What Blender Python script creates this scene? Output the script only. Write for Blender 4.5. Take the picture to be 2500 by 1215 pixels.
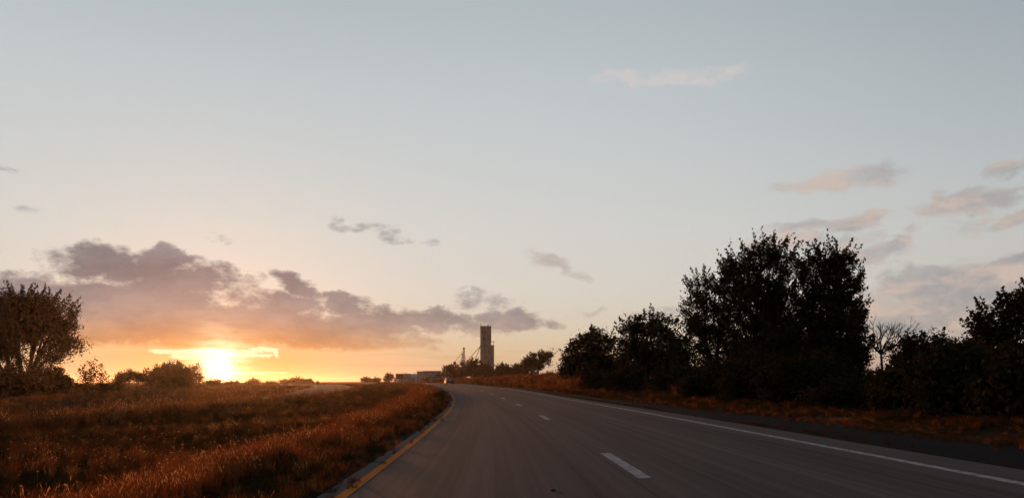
import bpy, bmesh, math, random
import numpy as np
from mathutils import Vector, Matrix

for o in list(bpy.data.objects):
    bpy.data.objects.remove(o)
SC = bpy.context.scene
COL = SC.collection
R_ = math.radians

# ------------------------------------------------------------------ camera
F = 1850.0            # focal length in photograph pixels (2500 wide)
CX, HY = 1250.0, 935.0
EYE = 1.27
cam = bpy.data.cameras.new('camera')
cam.sensor_width = 36.0
cam.lens = 36.0 * F / 2500.0
cam.shift_y = (HY - 607.5) / 2500.0
cam.clip_start = 0.05
cam.clip_end = 20000
camo = bpy.data.objects.new('camera', cam)
COL.objects.link(camo)
camo.location = (0, 0, EYE)
camo.rotation_euler = (R_(90), 0, 0)
SC.camera = camo

# ------------------------------------------------------------------ render
SC.render.engine = 'CYCLES'
SC.view_settings.view_transform = 'Standard'
SC.view_settings.look = 'None'
SC.view_settings.exposure = 0.0
SC.view_settings.gamma = 1.0
SC.view_settings.use_curve_mapping = False
SC.cycles.use_denoising = True
SC.cycles.use_adaptive_sampling = True
SC.cycles.adaptive_min_samples = 10
SC.cycles.adaptive_threshold = 0.015
SC.cycles.max_bounces = 6
SC.cycles.diffuse_bounces = 3
SC.cycles.transmission_bounces = 4
SC.cycles.volume_bounces = 0
SC.cycles.transparent_max_bounces = 8

def lin(r, g, b):
    def f(c):
        c /= 255.0
        return c / 12.92 if c <= 0.04045 else ((c + 0.055) / 1.055) ** 2.4
    return (f(r), f(g), f(b), 1.0)

# ------------------------------------------------------------------ sun
def px_az(px): return math.atan2(px - CX, F)
def px_el(px, py): return math.atan2(HY - py, math.hypot(px - CX, F))
SUN_AZ = px_az(535)
SUN_EL_SKY = px_el(535, 896)
SUN_EL = R_(2.6)
sun = bpy.data.lights.new('sun', 'SUN')
sun.energy = 2.8
sun.angle = R_(0.9)
sun.color = (1.0, 0.33, 0.085)
suno = bpy.data.objects.new('sun', sun)
COL.objects.link(suno)
sd = Vector((math.sin(SUN_AZ) * math.cos(SUN_EL), math.cos(SUN_AZ) * math.cos(SUN_EL), math.sin(SUN_EL)))
suno.rotation_euler = sd.to_track_quat('Z', 'Y').to_euler()
suno.location = sd * 60

# ------------------------------------------------------------------ sky
class NT:
    def __init__(s, tree): s.t = tree; s.n = tree.nodes; s.l = tree.links
    def put(s, sock, v):
        if v is None: return
        if hasattr(v, 'is_linked'): s.l.new(v, sock)
        else: sock.default_value = v
    def math(s, op, a, b=None, c=None, clamp=False):
        n = s.n.new('ShaderNodeMath'); n.operation = op; n.use_clamp = clamp
        for i, v in enumerate((a, b, c)): s.put(n.inputs[i], v)
        return n.outputs[0]
    def vec(s, op, a, b=None, c=None):
        n = s.n.new('ShaderNodeVectorMath'); n.operation = op
        for i, v in enumerate((a, b, c)): s.put(n.inputs[i], v)
        return n.outputs[1] if op in ('LENGTH', 'DOT_PRODUCT', 'DISTANCE') else n.outputs[0]
    def mix(s, f, a, b, mode='MIX'):
        n = s.n.new('ShaderNodeMix'); n.data_type = 'RGBA'; n.blend_type = mode; n.clamp_result = False
        s.put(n.inputs[0], f); s.put(n.inputs[6], a); s.put(n.inputs[7], b)
        return n.outputs[2]
    def ramp(s, f, stops, interp='LINEAR'):
        n = s.n.new('ShaderNodeValToRGB'); n.color_ramp.interpolation = interp
        e = n.color_ramp.elements
        while len(e) < len(stops): e.new(0.5)
        for i, (p, c) in enumerate(stops):
            e[i].position = p; e[i].color = c if len(c) == 4 else (*c, 1)
        s.put(n.inputs[0], f)
        return n.outputs[0]
    def maprange(s, v, a, b, c=0.0, d=1.0, smooth=True):
        n = s.n.new('ShaderNodeMapRange'); n.interpolation_type = 'SMOOTHSTEP' if smooth else 'LINEAR'
        for i, x in enumerate((v, a, b, c, d)): s.put(n.inputs[i], x)
        return n.outputs[0]
    def noise(s, vec, scale, detail=4, rough=0.5, dist=0.0, color=False, flat=False):
        n = s.n.new('ShaderNodeTexNoise'); n.noise_dimensions = '2D' if flat else '3D'; s.put(n.inputs['Vector'], vec)
        n.inputs['Scale'].default_value = scale; n.inputs['Detail'].default_value = detail
        n.inputs['Roughness'].default_value = rough; n.inputs['Distortion'].default_value = dist
        return n.outputs['Color'] if color else n.outputs[0]
    def comb(s, x, y, z=0.0):
        n = s.n.new('ShaderNodeCombineXYZ')
        for i, v in enumerate((x, y, z)): s.put(n.inputs[i], v)
        return n.outputs[0]

def build_world():
    w = bpy.data.worlds.new('World'); SC.world = w; w.use_nodes = True
    g = NT(w.node_tree); g.n.clear()
    out = g.n.new('ShaderNodeOutputWorld'); bg = g.n.new('ShaderNodeBackground')
    g.l.new(bg.outputs[0], out.inputs[0])
    tc = g.n.new('ShaderNodeTexCoord').outputs['Generated']
    sep = g.n.new('ShaderNodeSeparateXYZ'); g.l.new(tc, sep.inputs[0])
    x, y, z = sep.outputs
    az = g.math('ARCTAN2', x, y)
    el = g.math('ARCSINE', z)
    eld = g.math('MULTIPLY', el, 180 / math.pi)
    t = g.math('DIVIDE', eld, 90.0)
    def st(lst): return [(max(a, 0) / 90.0, lin(*c)) for a, c in lst]
    warm = g.ramp(t, st([(0, (196, 166, 150)), (0.8, (204, 178, 154)), (2, (216, 192, 158)), (4, (218, 205, 184)), (7, (217, 211, 201)),
                         (11, (213, 212, 207)), (16, (204, 208, 208)), (21, (195, 202, 205)), (27, (180, 189, 194)), (42, (110, 124, 142)), (90, (54, 67, 88))]))
    cool = g.ramp(t, st([(0, (176, 152, 142)), (3, (194, 176, 165)), (6, (198, 190, 184)), (9, (194, 194, 191)), (13, (184, 190, 191)),
                         (18, (170, 179, 184)), (27, (145, 156, 164)), (42, (82, 96, 113)), (90, (50, 62, 82))]))
    daz = g.math('SUBTRACT', az, SUN_AZ)
    c = g.math('COSINE', daz)
    f = g.maprange(c, 0.42, 0.97)
    sky = g.mix(f, cool, warm)
    # the sky away from the sunset has already dimmed
    dim = g.maprange(c, -0.7, 0.55, 0.36, 1.0)
    sky = g.mix(1.0, sky, g.comb(dim, dim, dim), 'MULTIPLY')
    # physical sky, low sun, folded in for its natural fall-off
    ns = g.n.new('ShaderNodeTexSky'); ns.sky_type = 'NISHITA'; ns.sun_disc = False
    ns.sun_elevation = SUN_EL; ns.sun_rotation = SUN_AZ
    ns.air_density = 1.0; ns.dust_density = 3.0; ns.ozone_density = 1.0
    nsc = g.vec('SCALE', ns.outputs[0]); nsc.node.inputs['Scale'].default_value = 0.10
    sky = g.mix(0.05, sky, nsc)

    # ---- aureole round the low sun
    dv = g.math('SUBTRACT', el, SUN_EL_SKY)
    def gauss(sx, sy):
        a = g.math('DIVIDE', daz, sx); b = g.math('DIVIDE', dv, sy)
        r = g.math('ADD', g.math('MULTIPLY', a, a), g.math('MULTIPLY', b, b))
        return g.math('EXPONENT', g.math('MULTIPLY', r, -1.0))
    wide = gauss(0.34, 0.050)
    sky = g.mix(g.math('MULTIPLY', wide, 0.45), sky, lin(214, 172, 112))
    mid = gauss(0.125, 0.036)
    sky = g.mix(g.math('MULTIPLY', mid, 0.70), sky, lin(198, 138, 58))

    # ---- clouds
    uv = g.comb(az, g.math('TANGENT', el))
    w1 = g.noise(g.vec('MULTIPLY', uv, (1, 1.7, 1)), 26, 5, 0.62, color=True, flat=True)
    w2 = g.noise(g.vec('MULTIPLY', uv, (1, 1.3, 1)), 7.5, 3, 0.5, color=True, flat=True)
    def warp(v, n, amt):
        d = g.vec('SUBTRACT', n, (0.5, 0.5, 0.5))
        return g.vec('ADD', v, g.vec('MULTIPLY', d, amt))
    uvw = warp(warp(uv, w2, (0.05, 0.026, 0)), w1, (0.034, 0.026, 0))
    def blobs(lst, uvv, after=None):
        """soft elliptical cloud cores, evaluated three at a time in the x, y, z lanes of a vector;
        each group waits for the one before it, which keeps the shader stack small"""
        sp = g.n.new('ShaderNodeSeparateXYZ'); g.l.new(uvv, sp.inputs[0])
        A, E = g.comb(sp.outputs[0], sp.outputs[0], sp.outputs[0]), g.comb(sp.outputs[1], sp.outputs[1], sp.outputs[1])
        full = []
        for q in lst:
            px, py, rx, ry = q[:4]; rot = q[4] if len(q) > 4 else 0; wt = q[5] if len(q) > 5 else 1.0
            ca, ce = px_az(px), math.tan(px_el(px, py)); k = 1.0 / math.hypot(F, px - CX)
            c_, s_ = math.cos(R_(-rot)), math.sin(R_(-rot))
            if abs(rot) < 9: c_, s_ = 1.0, 0.0
            ix, iy = 1 / (rx * k), 1 / (ry * k)
            full.append((c_ * ix, s_ * ix, -(ca * c_ + ce * s_) * ix, -s_ * iy, c_ * iy, -(-ca * s_ + ce * c_) * iy, wt, s_ != 0))
        full.sort(key=lambda q: q[7])
        while len(full) % 3: full.append((1, 0, 50, 0, 1, 50, 0.001, full[-1][7]))
        acc = after
        first = True
        for i in range(0, len(full), 3):
            G = full[i:i + 3]
            def T(j): return tuple(q[j] for q in G)
            c0 = T(2)
            if acc is not None and (i // 3) % 2 == 0:
                c0 = g.vec('MULTIPLY_ADD', acc, (1e-7, 1e-7, 1e-7), T(2))
            dx = g.vec('MULTIPLY_ADD', A, T(0), c0); dy = g.vec('MULTIPLY_ADD', E, T(4), T(5))
            if any(q[7] for q in G):
                dx = g.vec('MULTIPLY_ADD', E, T(1), dx); dy = g.vec('MULTIPLY_ADD', A, T(3), dy)
            r2 = g.vec('MULTIPLY_ADD', dy, dy, g.vec('MULTIPLY', dx, dx))
            v = g.vec('MULTIPLY_ADD', r2, tuple(-w for w in T(6)), T(6))
            acc = v if first else g.vec('MAXIMUM', acc, v)
            first = False
        so = g.n.new('ShaderNodeSeparateXYZ'); g.l.new(acc, so.inputs[0])
        res = g.math('SMOOTH_MAX', g.math('SMOOTH_MAX', so.outputs[0], so.outputs[1], 0.2), so.outputs[2], 0.2)
        return res, acc
    fine = g.noise(g.vec('MULTIPLY', uv, (1, 1.8, 1)), 42, 6, 0.62, flat=True)
    big = g.noise(g.vec('MULTIPLY', uv, (1, 2.4, 1)), 11, 4, 0.55, flat=True)
    nn = g.math('ADD', g.math('MULTIPLY', g.math('SUBTRACT', fine, 0.5), 1.35), g.math('MULTIPLY', g.math('SUBTRACT', big, 0.5), 0.85))
    rnd = random.Random(4)
    bank = [(300, 645, 205, 52, -4, 1.25), (405, 640, 62, 44, 0, 1.2), (210, 655, 90, 34, 0, 1.1), (420, 690, 170, 42, 6, 1.2),
            (280, 725, 330, 60, 0, 1.3), (40, 715, 190, 52, 0, 1.2), (150, 775, 330, 80, 0, 1.6), (450, 790, 420, 72, 0, 1.7),
            (620, 800, 330, 62, 0, 1.4), (735, 705, 92, 34, 26, 1.15), (690, 745, 110, 46, 0, 1.1), (850, 748, 70, 34, 12, 1.1),
            (820, 805, 240, 52, 4, 1.3), (940, 785, 140, 40, 0, 1.1), (1060, 782, 170, 32, 4, 1.15), (880, 842, 170, 28, 6, 0.9),
            (1150, 800, 130, 28, 0, 0.8), (1240, 782, 120, 34, 4, 1.1), (1330, 790, 75, 16, 8, 0.8), (530, 662, 70, 32, 10, 0.85),
            (600, 690, 60, 24, -10, 0.6), (1145, 728, 58, 30, -20, 0.45), (1215, 738, 52, 24, 10, 0.42),
            (840, 546, 70, 19, 8, 0.50), (945, 562, 80, 20, 16, 0.42), (1055, 594, 44, 15, 20, 0.32), (515, 583, 34, 11, 5, 0.45),
            (20, 420, 60, 16, 12, 0.45), (65, 517, 40, 14, 0, 0.2), (1000, 832, 130, 40, 10, 0.62), (600, 722, 110, 34, 0, 0.75)]
    # the same weather goes on outside the frame
    for k in range(6):
        bank.append((CX + F * math.tan(R_(-37 - 7 * k)), HY - math.hypot(F, F * math.tan(R_(-37 - 7 * k))) * math.tan(R_(rnd.uniform(3, 9))),
                     rnd.uniform(150, 330), rnd.uniform(35, 70), 0, rnd.uniform(0.8, 1.2)))
    pink = [(1500, 192, 80, 20, -2, 0.44), (1640, 190, 120, 28, 0, 0.50), (1770, 178, 90, 26, -10, 0.50), (1330, 640, 75, 26, 18, 0.66),
            (1390, 668, 45, 16, 18, 0.5), (2050, 440, 170, 32, -4, 0.55), (2140, 418, 90, 26, 2, 0.68), (1930, 452, 90, 18, 0, 0.45),
            (1960, 552, 130, 24, 4, 0.68), (2085, 540, 90, 32, -10, 0.8), (2000, 590, 200, 40, -4, 0.55), (2130, 620, 120, 34, -10, 0.75),
            (2205, 592, 50, 28, -25, 0.8), (2380, 492, 150, 30, 2, 0.85), (2345, 470, 60, 24, 0, 0.8), (2455, 412, 90, 26, 0, 0.7),
            (2490, 538, 70, 20, -12, 0.8), (2390, 545, 60, 30, 0, 0.4), (2240, 550, 34, 14, -20, 0.45), (2300, 690, 190, 70, -4, 1.22),
            (2420, 720, 190, 90, 0, 1.35), (2270, 775, 230, 60, 0, 1.22), (2150, 740, 130, 50, 0, 0.6), (2480, 650, 110, 34, 0, 1.08), (2060, 800, 200, 40, 0, 0.6),
            (1620, 770, 120, 16, 0, 0.5), (1450, 756, 60, 8, 0, 0.4), (2330, 790, 260, 50, 0, 1.22)]
    for k in range(5):
        a = R_(38 + 7 * k)
        pink.append((CX + F * math.tan(a), HY - F / math.cos(a) * math.tan(R_(rnd.uniform(3, 15))), rnd.uniform(140, 280), rnd.uniform(26, 60), 0, rnd.uniform(0.6, 0.9)))
    bres, bacc = blobs(bank, uvw); fb = g.math('ADD', bres, nn)
    # flat cloud base of the bank
    base_el = g.math('MULTIPLY_ADD', g.math('SUBTRACT', big, 0.5), 0.010, math.tan(px_el(400, 852)))
    cut = g.maprange(g.math('SUBTRACT', g.math('TANGENT', el), base_el), -0.003, 0.006)
    ab = g.math('MULTIPLY', g.maprange(fb, 0.04, 0.90), cut)
    # scattered clouds round the rest of the sky (behind and beside the camera)
    pres, pacc = blobs(pink, uvw, bacc); fp = g.math('ADD', pres, nn)
    ap = g.math('MULTIPLY', g.maprange(fp, -0.02, 0.78), 0.72)
    tex = g.math('MULTIPLY_ADD', g.math('SUBTRACT', big, 0.5), 0.9, g.math('MULTIPLY_ADD', g.math('SUBTRACT', fine, 0.5), 0.5, 0.5))
    tb = g.math('DIVIDE', eld, 12.0)
    cb_far = g.ramp(tb, [(a / 12.0, lin(*cc)) for a, cc in [(0, (216, 176, 132)), (2.6, (202, 168, 136)), (4.0, (172, 153, 144)), (5.5, (148, 140, 141)), (8, (128, 124, 128)), (11, (142, 143, 147))]])
    cb_near = g.ramp(tb, [(a / 12.0, lin(*cc)) for a, cc in [(0, (230, 170, 66)), (2.5, (180, 124, 62)), (3.4, (164, 126, 94)), (4.6, (148, 132, 124)), (6, (134, 127, 128)), (8, (115, 113, 119)), (11, (140, 141, 146))]])
    nearf = g.math('EXPONENT', g.math('MULTIPLY', g.math('POWER', g.math('DIVIDE', daz, 0.24), 2.0), -1.0))
    cb = g.mix(nearf, cb_far, cb_near)
    cb = g.mix(g.maprange(tex, 0.2, 0.8, 0.0, 1.0), g.vec('MULTIPLY', cb, (0.80, 0.80, 0.82)), g.vec('MULTIPLY', cb, (1.20, 1.17, 1.14)))
    sky = g.mix(g.math('MULTIPLY', ab, 0.96), sky, cb)
    cp = g.mix(g.maprange(tex, 0.3, 0.72), lin(146, 147, 151), lin(206, 181, 167))
    cp = g.mix(g.maprange(eld, 13, 19), cp, lin(212, 202, 200))
    sky = g.mix(ap, sky, cp)
    # low thin streaks just over the horizon
    sv = g.noise(g.vec('MULTIPLY', uv, (6, 150, 1)), 1.0, 4, 0.55, flat=True)
    sm = g.math('MULTIPLY', g.maprange(sv, 0.50, 0.72), g.maprange(eld, 0.1, 0.7))
    sm = g.math('MULTIPLY', sm, g.maprange(eld, 3.4, 1.6))
    sky = g.mix(g.math('MULTIPLY', sm, 0.5), sky, lin(200, 160, 130))
    # sun-lit bright cloud edges beside the sun
    bright = [(520, 857, 150, 7, 0, 1.0), (645, 853, 44, 8, -4, 0.8), (430, 858, 60, 7, 0, 0.9), (600, 866, 70, 7, 0, 0.6), (455, 872, 44, 6, 0, 0.7),
              (640, 866, 26, 5, 0, 0.8), (410, 887, 34, 5, 0, 0.6), (620, 909, 80, 4, 0, 0.7), (480, 868, 60, 9, 0, 0.9), (676, 862, 14, 8, 30, 0.8)]
    uvb = warp(uv, w1, (0.034, 0.009, 0))
    fbr = g.math('ADD', blobs(bright, uvb, pacc)[0], g.math('MULTIPLY', g.math('SUBTRACT', fine, 0.5), 1.5))
    sky = g.mix(g.maprange(fbr, 0.0, 0.65), sky, (0.98, 0.84, 0.56, 1))
    # the sun itself, blown out
    def expo(sx, sy):
        a_ = g.math('DIVIDE', daz, sx); b_ = g.math('DIVIDE', dv, sy)
        r_ = g.math('SQRT', g.math('ADD', g.math('MULTIPLY', a_, a_), g.math('MULTIPLY', b_, b_)))
        return g.math('EXPONENT', g.math('MULTIPLY', r_, -1.0))
    thin = g.maprange(g.noise(g.vec('MULTIPLY', uv, (22, 170, 1)), 1.0, 4, 0.6, flat=True), 0.30, 0.62, 0.45, 1.0)
    sky = g.mix(g.math('MULTIPLY', gauss(0.055, 0.036), 0.4), sky, (0.66, 0.36, 0.05, 1))
    k1 = g.math('MULTIPLY', expo(0.0125, 0.0150), thin)
    glow = g.vec('SCALE', (5.0, 4.2, 2.9)); g.l.new(k1, glow.node.inputs['Scale'])
    sky = g.vec('ADD', sky, glow)
    g.l.new(sky, bg.inputs[0]); bg.inputs[1].default_value = 1.0
    w.cycles.sampling_method = 'MANUAL'; w.cycles.sample_map_resolution = 256
build_world()

# ------------------------------------------------------------------ object helpers
def tag(o, label=None, cat=None, group=None, kind=None):
    if label: o['label'] = label
    if cat: o['category'] = cat
    if group: o['group'] = group
    if kind: o['kind'] = kind
    return o
def empty(name, loc, rz=0.0):
    o = bpy.data.objects.new(name, None); COL.objects.link(o)
    o.location = loc; o.rotation_euler = (0, 0, rz); o.empty_display_size = 0.3
    return o
def mesh_obj(name, verts, faces, mat, parent=None, smooth=False, link=True):
    me = bpy.data.meshes.new(name)
    me.from_pydata([tuple(v) for v in verts], [], faces); me.update()
    if mat: me.materials.append(mat)
    if smooth: me.polygons.foreach_set('use_smooth', [True] * len(me.polygons))
    o = bpy.data.objects.new(name, me)
    if link: COL.objects.link(o)
    if parent: o.parent = parent
    return o
def quads_obj(name, V, mat, parent=None):
    """V: (n,4,3) array of quads"""
    n = len(V)
    me = bpy.data.meshes.new(name)
    me.vertices.add(n * 4); me.loops.add(n * 4); me.polygons.add(n)
    me.vertices.foreach_set('co', V.reshape(-1).astype(np.float32))
    me.loops.foreach_set('vertex_index', np.arange(n * 4, dtype=np.int32))
    me.polygons.foreach_set('loop_start', np.arange(0, n * 4, 4, dtype=np.int32))
    me.update(calc_edges=True)
    me.materials.append(mat)
    o = bpy.data.objects.new(name, me); COL.objects.link(o)
    if parent: o.parent = parent
    return o

class MB:
    """collects simple solids into one mesh"""
    def __init__(s): s.v = []; s.f = []
    def add(s, v, f):
        k = len(s.v); s.v += [tuple(p) for p in v]; s.f += [tuple(i + k for i in q) for q in f]; return s
    def box(s, x0, x1, y0, y1, z0, z1, bev=0.0):
        if bev <= 0:
            v = [(x, y, z) for z in (z0, z1) for y in (y0, y1) for x in (x0, x1)]
            return s.add(v, [(0, 2, 3, 1), (4, 5, 7, 6), (0, 1, 5, 4), (2, 6, 7, 3), (0, 4, 6, 2), (1, 3, 7, 5)])
        bm = bmesh.new(); bmesh.ops.create_cube(bm, size=1)
        for q in bm.verts: q.co = Vector((x0 + (q.co.x + .5) * (x1 - x0), y0 + (q.co.y + .5) * (y1 - y0), z0 + (q.co.z + .5) * (z1 - z0)))
        bmesh.ops.bevel(bm, geom=list(bm.edges), offset=bev, segments=2, affect='EDGES', profile=0.5)
        bm.verts.ensure_lookup_table()
        v = [tuple(q.co) for q in bm.verts]; f = [[q.index for q in p.verts] for p in bm.faces]; bm.free()
        return s.add(v, f)
    def tube(s, pts, rad, n=6, cap=True):
        pts = [Vector(p) for p in pts]
        if not hasattr(rad, '__len__'): rad = [rad] * len(pts)
        vs = []; fs = []
        for i, p in enumerate(pts):
            d = (pts[min(i + 1, len(pts) - 1)] - pts[max(i - 1, 0)])
            if d.length < 1e-9: d = Vector((0, 0, 1))
            d.normalize()
            a = d.cross(Vector((0.31, 0.95, 0.05)) if abs(d.y) < .9 else Vector((1, 0, 0.1))).normalized(); b = d.cross(a)
            for k in range(n):
                t = 2 * math.pi * k / n
                vs.append(p + (a * math.cos(t) + b * math.sin(t)) * rad[i])
        for i in range(len(pts) - 1):
            for k in range(n):
                fs.append((i * n + k, i * n + (k + 1) % n, (i + 1) * n + (k + 1) % n, (i + 1) * n + k))
        if cap:
            fs.append(tuple(range(n))[::-1]); fs.append(tuple((len(pts) - 1) * n + k for k in range(n)))
        return s.add(vs, fs)
    def build(s, name, mat, parent=None, smooth=False):
        return mesh_obj(name, s.v, s.f, mat, parent, smooth)

def mat(name, col, rough=0.8, metal=0.0, noise=0.0, nscale=5.0, col2=None, spec=0.3, emit=None, bump=0.0, bscale=20.0):
    m = bpy.data.materials.new(name); m.use_nodes = True
    g = NT(m.node_tree); b = g.n['Principled BSDF']
    b.inputs['Roughness'].default_value = rough; b.inputs['Metallic'].default_value = metal
    b.inputs['Specular IOR Level'].default_value = spec
    tc = g.n.new('ShaderNodeTexCoord').outputs['Object']
    if col2 or noise:
        c2 = col2 or tuple(c * (1 - noise) for c in col)
        f = g.maprange(g.noise(tc, nscale, 5, 0.6), 0.3, 0.7)
        g.l.new(g.mix(f, (*col, 1), (*c2, 1)), b.inputs['Base Color'])
    else:
        b.inputs['Base Color'].default_value = (*col, 1)
    if bump:
        bn = g.n.new('ShaderNodeBump'); bn.inputs['Strength'].default_value = bump
        g.l.new(g.noise(tc, bscale, 4, 0.6), bn.inputs['Height']); g.l.new(bn.outputs[0], b.inputs['Normal'])
    return m

def leaf_mat(name, c1, c2, transl=0.35, per_instance=False, ndscale=0.8, c3=None):
    m = bpy.data.materials.new(name); m.use_nodes = True
    g = NT(m.node_tree); g.n.clear()
    out = g.n.new('ShaderNodeOutputMaterial')
    tc = g.n.new('ShaderNodeTexCoord').outputs['Object']
    if per_instance:
        f = g.n.new('ShaderNodeObjectInfo').outputs['Random']
    else:
        f = g.maprange(g.noise(tc, ndscale, 4, 0.6), 0.3, 0.7)
    c = g.mix(f, (*c1, 1), (*c2, 1))
    if c3: c = g.ramp(f, [(0.0, c2), (0.38, c1), (0.72, c1), (0.95, c3)])
    d = g.n.new('ShaderNodeBsdfDiffuse'); g.l.new(c, d.inputs[0])
    t = g.n.new('ShaderNodeBsdfTranslucent'); g.l.new(g.mix(1.0, c, (1.25, 1.0, 0.7, 1), 'MULTIPLY'), t.inputs[0])
    mx = g.n.new('ShaderNodeMixShader'); mx.inputs[0].default_value = transl
    g.l.new(d.outputs[0], mx.inputs[1]); g.l.new(t.outputs[0], mx.inputs[2])
    g.l.new(mx.outputs[0], out.inputs[0])
    return m

M = {}
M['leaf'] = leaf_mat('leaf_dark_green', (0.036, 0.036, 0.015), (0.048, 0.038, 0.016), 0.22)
M['leaf_shade'] = leaf_mat('leaf_shaded', (0.030, 0.030, 0.014), (0.042, 0.034, 0.016), 0.12)  # darker copy of the leaf material, the weak light put into its colour
M['leaf_rust'] = leaf_mat('leaf_rust', (0.095, 0.043, 0.018), (0.055, 0.034, 0.016), 0.40)
M['leaf_gold'] = leaf_mat('leaf_gold', (0.14, 0.09, 0.025), (0.10, 0.06, 0.02), 0.5)
M['bark'] = mat('bark', (0.042, 0.032, 0.025), 0.95, noise=0.5, nscale=6)
M['grass_dry'] = leaf_mat('dry_grass', (0.205, 0.072, 0.028), (0.085, 0.034, 0.017), 0.5, True, c3=(0.26, 0.145, 0.062))
M['grass_green'] = leaf_mat('green_grass', (0.046, 0.040, 0.018), (0.072, 0.044, 0.020), 0.32, True)
M['seed'] = leaf_mat('seed_fluff', (0.72, 0.52, 0.30), (0.42, 0.24, 0.11), 0.6, True)

# ------------------------------------------------------------------ the lie of the land
RAD = 900.0; A0 = 0.012
CCX, CCY = -RAD * math.cos(A0), -RAD * math.sin(A0)
def XY(s, u):
    a = s / RAD + A0
    return CCX + (RAD + u) * math.cos(a), CCY + (RAD + u) * math.sin(a)
def SU(x, y):
    dx, dy = x - CCX, y - CCY
    return (math.atan2(dy, dx) - A0) * RAD, math.hypot(dx, dy) - RAD
def sm(x, a, b):
    t = min(1.0, max(0.0, (x - a) / (b - a))); return t * t * (3 - 2 * t)
def lerpt(x, tab):
    if x <= tab[0][0]: return tab[0][1]
    for (a, p), (b, q) in zip(tab, tab[1:]):
        if x <= b:
            t = (x - a) / (b - a); t = t * t * (3 - 2 * t); return p + (q - p) * t
    return tab[-1][1]
SUP = 0.042                                   # superelevation of the curve
E_L, E_R, SH_R = -2.18, 6.15, 8.25            # pavement edges, outer edge of the asphalt shoulder
def zr(s): return lerpt(s, [(40, 0.0), (110, 0.42), (175, 0.98), (270, 1.30), (520, 1.35), (900, 1.1), (1600, 0.6)])
def opp(s):                                   # edges of the opposing carriageway
    c = lerpt(s, [(0, -31.0), (150, -22.2), (400, -21.5)])
    return c - 4.9, c + 4.9
def road_z(s, u): return zr(s) + SUP * u
def opp_z(s, u):
    a, b = opp(s)
    return zr(s) - 0.52 + 0.03 * (u - b) - 0.62 * (1 - sm(s, 80, 165))
def und(x, y):
    return 0.05 * math.sin(x * 0.31 + 1.3) * math.sin(y * 0.27) + 0.08 * math.sin(x * 0.083 + y * 0.061) + 0.04 * math.sin(y * 0.19 - x * 0.12)
def ground_z(s, u):
    b = zr(s)
    x, y = XY(s, u)
    oa, ob = opp(s)
    if u > E_R:
        e = SUP * E_R
        rel = e - 0.05 * sm(u, SH_R, SH_R + 1.0) + 0.16 * sm(u, 9.2, 12.5)
        bk = lerpt(s, [(-20, 0.3), (30, 0.35), (70, 1.05), (112, 1.9), (160, 1.5), (220, 0.95), (300, 0.55), (450, 0.3)])
        rel += sm(u, 11, 24) * bk
        rel -= sm(u, 60, 300) * (bk + 0.5)
        rel += und(x, y) * sm(u, 9.5, 14)
        return b + rel
    if u >= E_L: return b + SUP * u
    if u > ob:
        e = SUP * E_L
        dep = lerpt(s, [(0, 1.05), (90, 0.95), (180, 0.75), (330, 0.5)])
        m = sm(u, E_L - 0.6, -9.5); r = sm(u, -12.5, ob + 1.2)
        rel = e - 0.03 - dep * m * (1 - r) + (-0.52 - 0.62 * (1 - sm(s, 80, 165)) - e) * r
        return b + rel + und(x, y) * sm(u, E_L - 0.8, -5) * (1 - sm(u, ob - 0.1, ob + 1.5)) * 0 + 0.5 * und(x, y) * (sm(-u, 4, 7) * (1 - sm(-u, -ob - 3, -ob - 1)))
    if u >= oa: return opp_z(s, u)
    e = -0.52 - 0.03 * 9.8 - 0.62 * (1 - sm(s, 80, 165))
    rel = e - 0.25 * sm(-u, -oa + .3, -oa + 3) + (0.42 + 0.62 * (1 - sm(s, 80, 165))) * sm(-u, -oa + 4, -oa + 16)
    rel -= (0.95 * (1 - sm(s, 100, 225))) * sm(-u, -oa + 6, -oa + 34)
    rel += und(x, y) * sm(-u, -oa + 1, -oa + 8) - 0.35 * sm(-u, 120, 400)
    return b + rel
def gz(x, y):
    return ground_z(*SU(x, y))
def at(px, d):
    """ground point in the direction of a photograph column, d metres ahead"""
    x = (px - CX) / F * d
    return x, d, gz(x, d)

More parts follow.
